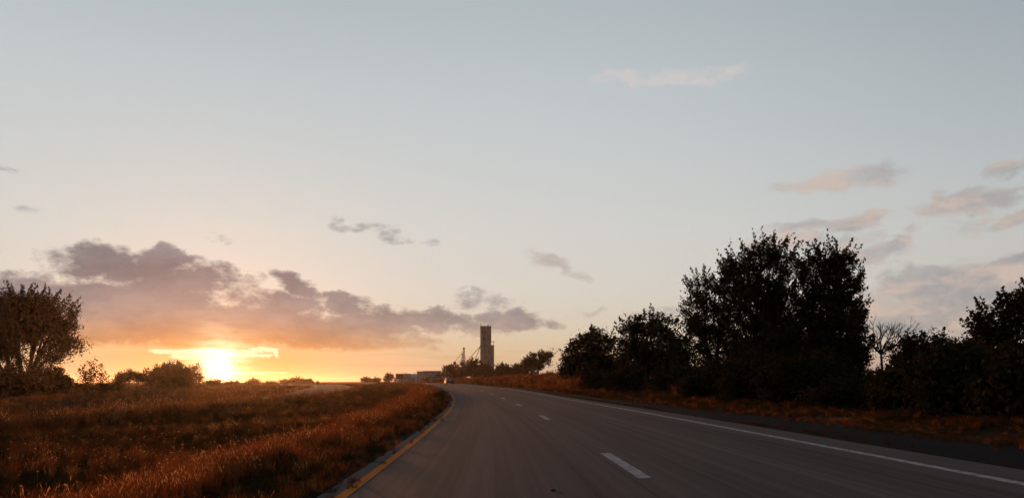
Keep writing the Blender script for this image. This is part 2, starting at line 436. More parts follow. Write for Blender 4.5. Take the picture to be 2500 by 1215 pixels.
def build_ground():
    sl = list(np.arange(-60, 60, 2.0)) + list(np.arange(60, 220, 4.0)) + list(np.arange(220, 560, 8.0)) + list(np.arange(560, 1400, 60))
    full = 2 * math.pi * RAD
    sl += list(np.arange(1400, full - 60, 130.0))
    ncol = len(sl)
    def cols(s):
        oa, ob = opp(s)
        c = [-860, -700, -560, -440, -340, -260, -200, -150, -115, -90, -75, -65, -57, oa - 16, oa - 12, oa - 8, oa - 5, oa - 3, oa - 1.5, oa - 0.01,
             oa + 0.02, (oa + ob) / 2, ob - 0.02, ob + 0.01, ob + 1.0, ob + 2.5, -15.6, -13.8, -12, -10.5, -9, -7.8, -6.6, -5.6, -4.8, -4.1, -3.5, -3.0, E_L - 0.01,
             E_L + 0.03, 0, E_R - .03, E_R + 0.03, 7.4, SH_R, 9.4, 10.2, 11.2, 12.4, 13.8, 15.5, 17.5, 20, 23, 27, 32, 40, 50, 62, 80, 105, 140, 190, 260, 360, 520, 800, 1300, 2200, 3800]
        return c
    V = []; tall = []
    n = len(cols(0))
    for s in sl:
        for u in cols(s):
            x, y = XY(s, u)
            z = ground_z(s, u)
            if (E_L < u < E_R) or (opp(s)[0] < u < opp(s)[1]): z -= 0.12
            if E_R < u <= 7.5: z -= 0.03
            V.append((x, y, z))
    Fc = []
    for i in range(ncol):
        j = (i + 1) % ncol
        for k in range(n - 1):
            Fc.append((i * n + k, i * n + k + 1, j * n + k + 1, j * n + k))
    x, y = CCX, CCY
    V.append((x, y, 0.3)); c = len(V) - 1
    for i in range(ncol): Fc.append((c, i * n, ((i + 1) % ncol) * n))
    m = bpy.data.materials.new('turf'); m.use_nodes = True
    g = NT(m.node_tree); b = g.n['Principled BSDF']; b.inputs['Roughness'].default_value = 1.0; b.inputs['Specular IOR Level'].default_value = 0.05
    tc = g.n.new('ShaderNodeTexCoord').outputs['Object']
    f1 = g.maprange(g.noise(tc, 0.11, 5, 0.6), 0.38, 0.64)
    f2 = g.maprange(g.noise(tc, 2.6, 5, 0.65), 0.25, 0.75)
    c1 = g.mix(f1, (0.040, 0.028, 0.013, 1), (0.115, 0.048, 0.020, 1))
    c2 = g.mix(f2, g.vec('MULTIPLY', c1, (0.55, 0.55, 0.55)), g.vec('MULTIPLY', c1, (1.35, 1.3, 1.2)))
    g.l.new(c2, b.inputs['Base Color'])
    bn = g.n.new('ShaderNodeBump'); bn.inputs['Strength'].default_value = 1.0; bn.inputs['Distance'].default_value = 0.25
    g.l.new(g.noise(tc, 4.5, 6, 0.7), bn.inputs['Height']); g.l.new(bn.outputs[0], b.inputs['Normal'])
    o = mesh_obj('ground', V, Fc, m, None, True)
    tag(o, 'rust brown turf rolling away on both sides of the highway', 'ground', kind='structure')
build_ground()

# ------------------------------------------------------------------ roads
def strip(name, ulist, s0, s1, ds, zf, dz, m, parent=None, skirt=0.0, jit=None):
    """a ribbon along the road with UV = (offset, distance) in metres"""
    sl = list(np.arange(s0, s1 + 1e-6, ds))
    if abs(sl[-1] - s1) > 1e-6: sl.append(s1)
    V = []; UV = []; Fc = []
    for s in sl:
        us = ulist(s) if callable(ulist) else ulist
        for k, u in enumerate(us):
            if jit and k in jit:
                u = u + jit[k] * (math.sin(s * 1.7 + 0.6 * math.sin(s * 0.71)) * 0.5 + math.sin(s * 4.3 + 2) * 0.3 + math.sin(s * 0.37) * 0.7)
            x, y = XY(s, u); V.append((x, y, zf(s, u) + dz)); UV.append((u, s))
    n = len(ulist(0) if callable(ulist) else ulist)
    if skirt:
        k0 = len(V)
        for s in sl:
            us = ulist(s) if callable(ulist) else ulist
            for u in (us[0], us[-1]):
                x, y = XY(s, u); V.append((x, y, zf(s, u) + dz - skirt)); UV.append((u, s))
    for i in range(len(sl) - 1):
        for k in range(n - 1):
            Fc.append((i * n + k, i * n + k + 1, (i + 1) * n + k + 1, (i + 1) * n + k))
        if skirt:
            a, b = k0 + 2 * i, k0 + 2 * i + 2
            Fc.append((a, i * n, (i + 1) * n, b)); Fc.append((i * n + n - 1, a + 1, b + 1, (i + 1) * n + n - 1))
    o = mesh_obj(name, V, Fc, m, parent)
    uvl = o.data.uv_layers.new(name='UVMap')
    li = np.zeros(len(o.data.loops), dtype=np.int32); o.data.loops.foreach_get('vertex_index', li)
    uvl.data.foreach_set('uv', np.array(UV, dtype=np.float32)[li].reshape(-1))
    return o

def concrete_mat(name, base, tine=1.0):
    m = bpy.data.materials.new(name); m.use_nodes = True
    g = NT(m.node_tree); b = g.n['Principled BSDF']; b.inputs['Roughness'].default_value = 0.88; b.inputs['Specular IOR Level'].default_value = 0.03 * tine
    uv = g.n.new('ShaderNodeTexCoord').outputs['UV']
    t1 = g.noise(g.vec('MULTIPLY', uv, (6.0, 0.03, 1)), 1.0, 4, 0.6)
    t2 = g.noise(g.vec('MULTIPLY', uv, (2.2, 0.022, 1)), 1.0, 3, 0.5)
    bl = g.noise(g.vec('MULTIPLY', uv, (0.35, 0.06, 1)), 1.0, 4, 0.6)
    sp = g.noise(uv, 38, 3, 0.75)
    f = g.math('ADD', g.math('MULTIPLY', g.math('SUBTRACT', t1, 0.5), 1.25 * tine), g.math('MULTIPLY', g.math('SUBTRACT', t2, 0.5), 0.55 * tine))
    f = g.math('ADD', f, g.math('MULTIPLY', g.math('SUBTRACT', bl, 0.5), 0.45))
    f = g.math('ADD', f, g.math('MULTIPLY', g.math('SUBTRACT', sp, 0.5), 1.1))
    # worn wheel tracks, two to a lane
    sx_ = g.n.new('ShaderNodeSeparateXYZ'); g.l.new(uv, sx_.inputs[0])
    tr_ = g.math('COSINE', g.math('MULTIPLY', g.math('ADD', sx_.outputs[0], 0.9), 2 * math.pi / 1.835))
    f = g.math('ADD', f, g.math('MULTIPLY', tr_, -0.09 * tine))
    f = g.math('ADD', f, 1.0)
    col = g.vec('SCALE', base); col.node.inputs[0].default_value = base[:3]; g.l.new(f, col.node.inputs['Scale'])
    g.l.new(col, b.inputs['Base Color'])
    bn = g.n.new('ShaderNodeBump'); bn.inputs['Strength'].default_value = 0.5; bn.inputs['Distance'].default_value = 0.01
    g.l.new(g.math('ADD', t1, sp), bn.inputs['Height']); g.l.new(bn.outputs[0], b.inputs['Normal'])
    return m
def paint_mat(name, base, keep=0.25):
    m = bpy.data.materials.new(name); m.use_nodes = True
    g = NT(m.node_tree); b = g.n['Principled BSDF']; b.inputs['Roughness'].default_value = 0.9; b.inputs['Specular IOR Level'].default_value = 0.02
    uv = g.n.new('ShaderNodeTexCoord').outputs['UV']
    n1 = g.maprange(g.noise(uv, 7, 5, 0.7), 0.34, 0.60, keep, 1.0)
    n2 = g.maprange(g.noise(g.vec('MULTIPLY', uv, (14, 1.0, 1)), 1.0, 3, 0.6), 0.25, 0.6, 0.7, 1.0)
    col = g.mix(g.math('MULTIPLY', n1, n2), (0.13, 0.12, 0.11, 1), (*base, 1))
    g.l.new(col, b.inputs['Base Color'])
    return m
M['concrete_road'] = concrete_mat('road_concrete', (0.100, 0.096, 0.093))
M['asphalt'] = concrete_mat('shoulder_asphalt', (0.020, 0.020, 0.021), 0.4)
M['white_paint'] = paint_mat('white_paint', (0.50, 0.52, 0.54))
M['yellow_paint'] = paint_mat('yellow_paint', (0.66, 0.195, 0.014), 0.7)
M['seam'] = mat('seam_tar', (0.016, 0.015, 0.014), 0.9)
S_END = 560
YEL, DASH, EDGE = -1.87, 1.80, 5.42
road = strip('highway', lambda s: [E_L, -1.99, -1.4, 0, 1.4, 1.66, 3.4, 5.2, 5.8, E_R], -40, S_END, 2.0, road_z, 0.0, M['concrete_road'], None, 0.11)
tag(road, 'grey concrete two lane highway sweeping left towards the horizon', 'road', kind='structure')
yl = strip('yellow_edge_line', [YEL - 0.075, YEL + 0.075], -40, S_END, 2.0, road_z, 0.005, M['yellow_paint'], road)
strip('white_edge_line', [EDGE - 0.065, EDGE + 0.065], -40, S_END, 2.0, road_z, 0.005, M['white_paint'], road)
strip('joint_seam', [DASH - 0.135, DASH - 0.115], -40, 180, 2.0, road_z, 0.003, M['seam'], road, jit={0: 0.004, 1: 0.004})
s = 9.45 - 15.24 * 3
while s < 330:
    strip('lane_dash', [DASH - 0.085 + 0.04, DASH + 0.085 + 0.04], s, s + 3.45, 1.15, road_z, 0.005, M['white_paint'], road)
    s += 15.24
shd = strip('road_shoulder', lambda s: [E_R + 0.004, 7.2, SH_R], -40, 330, 1.0, lambda s, u: ground_z(s, u), 0.008, M['asphalt'], None, jit={2: 0.36})
tag(shd, 'dark asphalt shoulder beside the right edge of the highway', 'shoulder', kind='structure')
opr = strip('opposite_road', lambda s: [opp(s)[0], opp(s)[0] + 2.4, opp(s)[1] - 1.5, opp(s)[1]], -40, S_END, 3.0, opp_z, 0.0, M['concrete_road'], None, 0.11)
tag(opr, 'pale opposing carriageway beyond the grassy median', 'road', kind='structure')
strip('yellow_edge_line', lambda s: [opp(s)[1] - 0.75, opp(s)[1] - 0.60], -40, S_END, 3.0, opp_z, 0.005, M['yellow_paint'], opr)
strip('white_edge_line', lambda s: [opp(s)[0] + 1.0, opp(s)[0] + 1.15], -40, S_END, 3.0, opp_z, 0.005, M['white_paint'], opr)

# ------------------------------------------------------------------ trees
def unit(rng, n):
    v = rng.normal(size=(n, 3)); return v / np.linalg.norm(v, axis=1)[:, None]
def leaf_quads(rng, P, size, asp=0.62):
    n = len(P)
    a = unit(rng, n); h = unit(rng, n)
    b = np.cross(a, h); b /= (np.linalg.norm(b, axis=1)[:, None] + 1e-9)
    L = size * rng.uniform(0.65, 1.35, n)[:, None] * 0.5
    W = L * asp
    return np.stack([P - a * L, P + b * W, P + a * L, P - b * W], axis=1)
def tree(name, label, px, d, top, lobes, hw, leaves, size, m='leaf', stems=((0, 0),), shoots=0.25, cat='tree', group=None, base_px=None,
         lean=0.0, clus=0.16, ncl=None, droop=0.0, depth=0.9, seed=None, limb=1.0, crown_name='crown', trunk_r=None, twigs=True, slen=1.0):
    """lobes: (x, y, z, rx, rz, weight) in units of half-width (x, y, rx) and height (z, rz)"""
    rng = np.random.default_rng(seed if seed is not None else int(px * 7 + top * 3))
    x, y, z = at(px, d)
    H = (HY - top) / F * d + EYE - z
    W = hw / F * d
    root = empty(name, (x, y, z - 0.05))
    tag(root, label, cat, group)
    tb = MB()
    tr = trunk_r or max(0.05, H * 0.022)
    bx = 0.0 if base_px is None else (base_px - px) / F * d
    tops = []
    for (sx, sl) in stems:
        pts = []; rr = []
        hh = 0.62 * H
        for i in range(7):
            t = i / 6
            pts.append((bx + sx * W * (0.35 + 0.65 * t) + (lean + sl) * W * t * t + 0.03 * W * math.sin(t * 7 + sx * 9), 0.15 * W * math.sin(t * 3 + sx * 5), t * hh))
            rr.append(tr * (1.25 - 0.85 * t) * (1.3 if i == 0 else 1))
        tb.tube(pts, rr, 7); tops.append(pts)
    tot = sum(l[5] if len(l) > 5 else l[3] ** 1.6 for l in lobes)
    P = []
    for l in lobes:
        lx, ly, lz, rx, rz = l[:5]; wt = (l[5] if len(l) > 5 else l[3] ** 1.6) / tot
        C = np.array([lx * W, ly * W * depth, lz * H]); Rr = np.array([rx * W, rx * W * depth, rz * H])
        nl = int(leaves * wt)
        nc = max(5, int((ncl or 70) * wt * len(lobes) ** 0.5 if ncl is None else ncl * wt))
        u = unit(rng, nc); rad = rng.uniform(0.25, 1.0, nc) ** 0.5
        cc = C + u * rad[:, None] * Rr
        # limb to the lobe, twigs to its clumps
        stem = min(tops, key=lambda q: abs(q[-1][0] - C[0]))
        k = 3 if lz > 0.55 else 2
        if lz < 0.3: k = 1
        p0 = Vector(stem[k]); c = Vector(C)
        mid_ = p0.lerp(c, 0.5) + Vector((0, 0, 0.05 * H))
        tb.tube([p0, mid_, c], [tr * 0.5 * limb, tr * 0.34 * limb, tr * 0.14], 5, False)
        if twigs:
            for q in cc[: min(nc, 26)]:
                qv = Vector(q); tb.tube([c.lerp(p0, 0.25 * rng.random()), c.lerp(qv, 0.55) + Vector((0, 0, -0.01 * H)), qv], [tr * 0.17, tr * 0.09, tr * 0.03], 3, False)
        ci = rng.integers(0, nc, nl)
        sg = clus * W * rng.uniform(0.6, 1.3, nc)
        pts = cc[ci] + rng.normal(size=(nl, 3)) * sg[ci][:, None] * np.array([1, 1, 0.85])
        # shoots: leaves strung along short upright twigs that break the outline
        ns = int(nl * shoots); nsh = max(6, ns // 36)
        u2 = unit(rng, nsh); u2[:, 2] = np.abs(u2[:, 2]) * (1 if droop == 0 else 0.6)
        s0 = C + u2 * Rr * 0.86
        dr = u2 * np.array([0.8, 0.8, 0.5]) + np.array([0, 0, 0.75 if droop == 0 else -droop]); dr /= np.linalg.norm(dr, axis=1)[:, None]
        ln = rng.uniform(0.12, 0.36, nsh) * W * (1 + droop) * slen
        si = rng.integers(0, nsh, ns); tt = rng.random(ns)
        sp = s0[si] + dr[si] * (tt * ln[si])[:, None] + rng.normal(size=(ns, 3)) * (size * 0.62 * (1.25 - tt))[:, None]
        P += [pts, sp]
    P = np.concatenate(P)
    P = P[P[:, 2] > 0.03 * H]
    tb.build('trunk', M['bark'], root, True)
    if leaves: quads_obj(crown_name, leaf_quads(rng, P, size), M[m], root)
    return root

def round_lobes(n, seed, zlo=0.25, zhi=0.8, r=0.5, spread=0.62):
    rr = random.Random(seed); out = []
    for i in range(n):
        a = 2 * math.pi * i / n + rr.uniform(-.4, .4); k = spread * rr.uniform(0.5, 1.05)
        zc = zlo + (zhi - zlo) * rr.random()
        q = r * rr.uniform(0.75, 1.15)
        out.append((math.cos(a) * k, math.sin(a) * k, zc, q, q * 0.42 * rr.uniform(0.8, 1.2)))
    out.append((0, 0, (zlo + zhi) / 2, r * 1.2, (zhi - zlo) * 0.55))
    out.append((rr.uniform(-.2, .2), 0, zhi, r * 0.9, 1 - zhi - 0.02))
    return out

# right hand roadside wood
tree('cottonwood_tree', 'tallest dark cottonwood with spiky upright top shoots, right of the highway', 1868, 62, 588,
     [(-0.1, 0, 0.83, 0.36, 0.15), (-0.5, 0.1, 0.74, 0.36, 0.15), (0.36, 0, 0.78, 0.32, 0.14), (-0.25, -0.1, 0.56, 0.62, 0.16), (0.45, 0.1, 0.5, 0.6, 0.17), (0.0, 0, 0.30, 0.8, 0.16), (0, -.3, 0.14, 0.9, 0.12),
      (-0.75, 0.2, 0.82, 0.16, 0.06), (0.15, 0, 0.92, 0.18, 0.07)], 108, 42000, 0.19, stems=((-0.2, -0.2), (0.2, 0.25), (0, 0)), shoots=0.44, clus=0.10, ncl=260, slen=1.55)
tree('cottonwood_tree', 'dark cottonwood with lower, looser crown left of the tallest tree', 1742, 66, 664,
     [(-0.35, 0, 0.82, 0.42, 0.15), (0.4, 0.1, 0.78, 0.42, 0.17), (-0.55, 0, 0.62, 0.38, 0.14), (0.2, 0, 0.55, 0.65, 0.17), (-0.3, 0, 0.40, 0.55, 0.13), (0.3, 0, 0.25, 0.75, 0.18), (-0.6, 0.2, 0.5, 0.2, 0.08)],
     78, 18000, 0.18, stems=((-0.2, -0.25), (0.2, 0.2)), shoots=0.44, clus=0.105, ncl=170, slen=1.55)
tree('cottonwood_tree', 'dark cottonwood whose right side juts out in leafy arms, right of the tallest tree', 2010, 60, 602,
     [(-0.28, 0, 0.80, 0.34, 0.14), (0.12, 0, 0.86, 0.34, 0.13), (0.5, 0, 0.84, 0.30, 0.13), (0.62, 0, 0.66, 0.30, 0.11), (0.9, 0, 0.74, 0.14, 0.06), (0.0, 0, 0.58, 0.62, 0.17), (0.55, 0, 0.50, 0.40, 0.12), (0.45, 0.1, 0.36, 0.50, 0.13), (-0.2, 0, 0.34, 0.75, 0.16), (0.1, 0, 0.16, 0.85, 0.14)],
     96, 36000, 0.19, stems=((-0.25, -0.15), (0.2, 0.25)), shoots=0.42, clus=0.10, ncl=230, slen=1.55)
tree('broadleaf_tree', 'dome shaped dark tree at the left end of the right hand wood', 1440, 86, 792,
     [(0.05, 0, 0.66, 0.62, 0.28), (-0.40, 0, 0.5, 0.50, 0.22), (0.5, 0, 0.6, 0.5, 0.26), (0, 0, 0.3, 0.8, 0.2), (-0.8, 0, 0.30, 0.22, 0.09), (-0.62, 0, 0.34, 0.3, 0.14), (0.5, 0, 0.25, 0.6, 0.2)],
     72, 17000, 0.24, shoots=0.22, clus=0.13, ncl=130)
tree('broadleaf_tree', 'bushy dark tree with ragged crown between the dome tree and the cottonwoods', 1588, 80, 757,
     [(0.0, 0, 0.78, 0.42, 0.17), (-0.45, 0, 0.66, 0.45, 0.2), (0.45, 0, 0.70, 0.40, 0.2), (0, 0, 0.45, 0.85, 0.22), (-0.5, 0, 0.3, 0.6, 0.2), (0.5, 0, 0.3, 0.6, 0.2), (0, 0, 0.15, 0.9, 0.13)],
     88, 25000, 0.23, shoots=0.30, clus=0.11, ncl=180)
tree('broadleaf_tree', 'small loose tree in the gap beside the tall cottonwoods', 1666, 74, 818, [(0, 0, 0.78, 0.55, 0.18), (-0.3, 0, 0.55, 0.6, 0.2), (0.4, 0, 0.45, 0.6, 0.2), (0, 0, 0.2, 0.8, 0.2)],
     42, 2600, 0.2, shoots=0.35, clus=0.16, ncl=60)
tree('broadleaf_tree', 'thin leafed tree at the right foot of the cottonwoods', 2085, 57, 742, [(0, 0, 0.78, 0.6, 0.17), (0.3, 0, 0.5, 0.7, 0.22), (-0.2, 0, 0.25, 0.9, 0.22)],
     50, 6500, 0.17, shoots=0.3, clus=0.16, ncl=70)
tree('broadleaf_tree', 'low rounded black tree right of the bare tree', 2262, 52, 812, [(0.05, 0, 0.76, 0.55, 0.2), (-0.5, 0, 0.62, 0.45, 0.2), (0.5, 0, 0.60, 0.5, 0.22), (0, 0, 0.4, 0.95, 0.28), (0, 0, 0.15, 1.0, 0.15)],
     100, 19000, 0.17, shoots=0.2, clus=0.13, ncl=150)
tree('broadleaf_tree', 'wispy small tree between the rounded tree and the right edge', 2362, 46, 826, [(0, 0, 0.75, 0.6, 0.2), (-0.4, 0, 0.6, 0.5, 0.2), (0.2, 0, 0.3, 0.9, 0.3)],
     60, 6500, 0.16, shoots=0.4, clus=0.15, ncl=60)
tree('broadleaf_tree', 'big dark tree cut off by the right edge of the picture', 2520, 31, 704,
     [(-0.05, 0, 0.80, 0.42, 0.17), (-0.52, 0, 0.70, 0.38, 0.16), (-0.72, 0, 0.60, 0.22, 0.1), (0.5, 0, 0.75, 0.5, 0.2), (-0.2, 0, 0.5, 0.6, 0.2), (0.2, 0, 0.3, 0.9, 0.25), (-0.1, 0, 0.14, 0.95, 0.13)],
     150, 24000, 0.15, shoots=0.34, clus=0.10, ncl=180)

def bare_tree(px, d, top, hw, label):
    rng = random.Random(11)
    x, y, z = at(px, d); H = (HY - top) / F * d + EYE - z; W = hw / F * d
    root = empty('bare_tree', (x, y, z - .05)); tag(root, label, 'tree')
    trunk = MB(); tw = MB()
    trunk.tube([(0, 0, 0), (0.05, 0, H * .25), (-.05, 0, H * .5)], [.11, .09, .07], 7)
    def br(p, dr, ln, r, dep):
        q = p + dr * ln
        mid_ = p.lerp(q, .5) + Vector((rng.uniform(-.08, .08), rng.uniform(-.08, .08), .02)) * ln
        (trunk if dep == 0 else tw).tube([p, mid_, q], [r, r * .8, r * .55], 4 if dep else 5, False)
        if dep < 4:
            for k in range(rng.choice((2, 3, 3))):
                nd = (dr + Vector((rng.uniform(-.75, .75), rng.uniform(-.6, .6), rng.uniform(-.15, .45)))).normalized()
                br(p.lerp(q, rng.uniform(.45, 1)), nd, ln * rng.uniform(.55, .8), r * .62, dep + 1)
    for k in range(9):
        a = rng.uniform(-1, 1)
        br(Vector((0, 0, H * rng.uniform(.3, .5))), Vector((a, rng.uniform(-.5, .5), rng.uniform(.6, 1.1))).normalized(), H * .25, .05, 0)
    trunk.build('trunk', M['bark'], root, True); tw.build('branches', M['bark'], root)
bare_tree(2152, 56, 768, 48, 'leafless tree with bare forking branches beside the cottonwoods')

def bush(label, px, d, top, hw, leaves, size=0.17, m='leaf', seed=None, name='bush', group=None, shoots=0.25, spread=.6, clus=.16):
    return tree(name, label, px, d, top, round_lobes(5, seed or int(px), 0.16, 0.64, 0.52, spread), hw, leaves, size, m, stems=((-.2, -.2), (.2, .2), (0, 0)), cat='bush',
                shoots=shoots, clus=clus, ncl=60, group=group, crown_name='foliage', trunk_r=0.035 * max(1, d / 60), depth=0.8)
G1 = 'bushes along the foot of the right hand wood'
for px, d, top, hw, n, lab in [
    (1462, 72.0, 896, 56, 6500, 'low bush under the left part of the dome shaped tree'),
    (1545, 62.0, 886, 70, 8500, 'low bush under the right part of the dome shaped tree'),
    (1650, 55.0, 905, 84, 10500, 'rounded bush below the small loose tree'),
    (1755, 43.2, 880, 96, 11500, 'dark bush below the lower cottonwood'),
    (1862, 36.9, 872, 116, 12500, 'dark bush at the foot of the tallest cottonwood'),
    (1985, 31.5, 868, 128, 13000, 'dark bush at the foot of the cottonwood with leafy arms'),
    (2100, 27.0, 935, 120, 13000, 'dark bush in front of the leafless tree'),
    (2245, 23.4, 905, 150, 13000, 'dark bush in front of the low rounded tree'),
    (2370, 20.2, 862, 170, 13000, 'dark bush in front of the wispy small tree'),
    (2545, 17.6, 850, 200, 13000, 'dark bush at the right edge of the picture'),
    (2690, 21.0, 842, 210, 12000, 'dark bush running out of the picture at its right edge'),
    (1930, 58.0, 790, 130, 12000, 'tall dark thicket between the trunks of the cottonwoods'),
    (1735, 60.0, 880, 60, 6000, 'tall dark thicket under the lower cottonwood'),
    (2200, 62.0, 910, 90, 6000, 'dark thicket behind the leafless tree')]:
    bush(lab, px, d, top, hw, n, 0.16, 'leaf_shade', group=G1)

# left hand trees
tree('broadleaf_tree', 'large spreading tree with dark trunks at the left edge of the picture', 50, 110, 716,
     [(-0.5, 0, 0.80, 0.42, 0.15), (-0.1, 0, 0.86, 0.40, 0.12), (0.25, 0, 0.85, 0.36, 0.12), (0.55, 0, 0.79, 0.34, 0.15), (0.78, 0, 0.68, 0.22, 0.11), (0.2, 0.2, 0.66, 0.45, 0.13), (-0.3, 0, 0.60, 0.42, 0.10), (0.76, 0, 0.50, 0.24, 0.05, .10), (0.5, 0, 0.38, 0.26, 0.04, .05),
      (-0.6, 0, 0.44, 0.42, 0.09, .20), (0.46, 0, 0.24, 0.24, 0.06, .05), (0.0, 0, 0.42, 0.26, 0.06, .05)],
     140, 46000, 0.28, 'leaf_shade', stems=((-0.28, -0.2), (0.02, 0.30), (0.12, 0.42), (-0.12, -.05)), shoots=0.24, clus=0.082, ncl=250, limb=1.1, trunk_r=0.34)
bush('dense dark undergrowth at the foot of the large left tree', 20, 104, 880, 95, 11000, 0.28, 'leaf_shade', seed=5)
bush('rounded dark bush right of the large left tree', 134, 112, 899, 44, 8000, 0.28, 'leaf_shade', seed=6)
tree('sapling', 'thin sparse sapling with open twigs between the left bushes', 222, 92, 876,
     [(-0.1, 0, 0.45, 0.42, 0.2), (-0.5, 0, 0.62, 0.22, 0.14), (0.0, 0, 0.85, 0.13, 0.13), (0.35, 0, 0.72, 0.2, 0.14), (0.75, 0, 0.5, 0.22, 0.1), (0.65, 0, 0.22, 0.3, 0.12), (-0.4, 0, 0.2, 0.4, 0.16)],
     44, 1500, 0.21, 'leaf_rust', stems=((-.3, -.2), (.3, .4), (0, 0)), shoots=0.6, clus=0.15, ncl=60, trunk_r=.05)
tree('broadleaf_tree', 'low rounded tree with light showing under its crown, left of the sun', 325, 190, 908,
     [(-0.45, 0, 0.6, 0.5, 0.25), (0.1, 0, 0.72, 0.5, 0.24), (0.6, 0, 0.55, 0.4, 0.2), (-0.7, 0, 0.3, 0.3, 0.2)], 46, 5200, 0.36, 'leaf_rust', stems=((-.3, -.1), (.35, .1)), shoots=.15, clus=.11, ncl=80, trunk_r=.12)
tree('broadleaf_tree', 'dense dome shaped tree just left of the sun', 418, 184, 887,
     [(0.08, 0, 0.62, 0.62, 0.34), (-0.5, 0, 0.40, 0.42, 0.24), (0.52, 0, 0.42, 0.42, 0.28), (0, 0, 0.2, 0.9, 0.18)], 64, 19000, 0.40, 'leaf_rust', shoots=.12, clus=.12, ncl=110)
tree('poplar_tree', 'thin golden tree in front of the setting sun', 479, 170, 881,
     [(0, 0, 0.45, 0.6, 0.25), (-0.3, 0, 0.7, 0.4, 0.18), (0.3, 0, 0.75, 0.3, 0.18), (0.5, 0, 0.4, 0.5, 0.2)], 18, 1200, 0.26, 'leaf_gold', shoots=.5, clus=.3, ncl=30, trunk_r=.06)
GF = 'small far trees along the left horizon'
for px, d, top, hw, n, sz, lab, nm in [
    (265, 150, 935, 30, 1500, .3, 'low scrub between the sapling and the low rounded tree', 'bush'),
    (520, 230, 928, 26, 1400, .36, 'low bush directly under the setting sun', 'bush'),
    (560, 260, 931, 18, 900, .38, 'small bush just right of the setting sun', 'bush'),
    (579, 300, 926, 6, 300, .36, 'tiny spindly tree right of the setting sun', 'small_tree'),
    (620, 400, 922, 19, 1800, .6, 'round topped far tree standing alone right of the sun', 'far_tree'),
    (660, 410, 932, 20, 900, .6, 'flat low scrub between the far round trees', 'bush'),
    (694, 420, 926, 14, 1100, .6, 'leftmost low dome of the far tree row', 'far_tree'),
    (722, 425, 920, 20, 1900, .6, 'tallest dome of the far tree row', 'far_tree'),
    (742, 430, 925, 14, 1000, .6, 'middle low dome of the far tree row', 'far_tree'),
    (757, 420, 923, 10, 900, .6, 'narrow rightmost dome of the far tree row', 'far_tree'),
    (776, 330, 929, 5, 250, .4, 'tiny conical tree at the right end of the far tree row', 'far_tree'),
    (896, 430, 920, 17, 1700, .6, 'left one of two domed trees where the highway vanishes', 'far_tree'),
    (918, 440, 921, 13, 1500, .6, 'right one of two domed trees where the highway vanishes', 'far_tree'),
    (949, 400, 909, 14, 2200, .55, 'round rust tinted tree left of the red billboard', 'far_tree'),
    (1010, 400, 911, 12, 1500, .5, 'dark tree showing above the white storage shed roof', 'far_tree'),
    (990, 415, 912, 20, 1300, .5, 'low brown tree behind the red and white billboard', 'far_tree'),
    (1043, 325, 919, 14, 1600, .42, 'low dark scrub under the left half of the white billboard', 'bush'),
    (1058, 335, 920, 12, 1300, .42, 'low dark scrub behind the posts of the white billboard', 'bush'),
    (1078, 345, 905, 12, 1500, .42, 'thin rust coloured tree at the right end of the large billboard', 'far_tree')]:
    bush(lab, px, d, top, hw, n, sz, 'leaf_rust', name=nm, group=GF if d > 250 else None, shoots=.12, clus=.2)

# trees round the grain elevator
GE = 'trees in front of the grain elevator'
for px, d, top, hw, n, lab in [
    (1100, 322, 890, 24, 12900, 'leftmost rust topped tree of the row before the elevator'),
    (1128, 330, 884, 25, 9000, 'second tree of the elevator row, below the conveyor mast'),
    (1153, 326, 873, 24, 11400, 'tallest rust topped tree left of the concrete elevator'),
    (1188, 340, 887, 28, 9900, 'tree hiding the foot of the concrete elevator'),
    (1226, 336, 887, 29, 9900, 'rust topped tree just right of the concrete elevator'),
    (1260, 320, 889, 28, 9300, 'tree between the elevator and the leaning tree'),
    (1116, 305, 903, 26, 6300, 'low dark bush under the conveyor mast'),
    (1172, 300, 901, 28, 7800, 'low dark bush under the elevator row, left of the tower foot'),
    (1236, 292, 902, 32, 7800, 'low dark bush under the elevator row, right of the tower foot')]:
    tree('broadleaf_tree', lab, px, d, top, round_lobes(6, int(px), .2, .7, .55, .55), hw, n, 0.38, 'leaf_rust', shoots=.42, clus=.085, ncl=90, group=GE, twigs=False)
tree('leaning_tree', 'lopsided tree with drooping branches over a dark trunk, right of the elevator', 1306, 250, 857,
     [(-0.62, 0, 0.42, 0.35, 0.2), (-0.3, 0, 0.6, 0.42, 0.2), (0.1, 0, 0.75, 0.42, 0.18), (0.55, 0, 0.80, 0.36, 0.16), (0.82, 0, 0.84, 0.16, 0.12), (0.0, 0, 0.5, 0.5, 0.18), (0.72, 0, 0.60, 0.13, 0.16), (0.35, 0, 0.5, 0.2, 0.16), (-0.75, 0, 0.25, 0.3, 0.18), (-0.4, 0, 0.2, 0.5, 0.16)],
     46, 16000, 0.36, 'leaf_rust', stems=((0.05, 0.15), (0.18, 0.1)), shoots=.28, clus=.085, ncl=130, base_px=1310, trunk_r=.22)
for px, d, top, hw, n, lab in [(1336, 250, 905, 8, 130, 'small leafless looking shrub right of the leaning tree'), (1382, 120, 893, 14, 420, 'thin young tree before the dome shaped dark tree'),
                               (1400, 118, 905, 16, 900, 'low scrub on the bank before the dome shaped dark tree'), (1345, 180, 911, 16, 900, 'low rust scrub on the crest of the right bank')]:
    bush(lab, px, d, top, hw, n, .26, 'leaf_rust', shoots=.5, name='shrub', clus=.2)

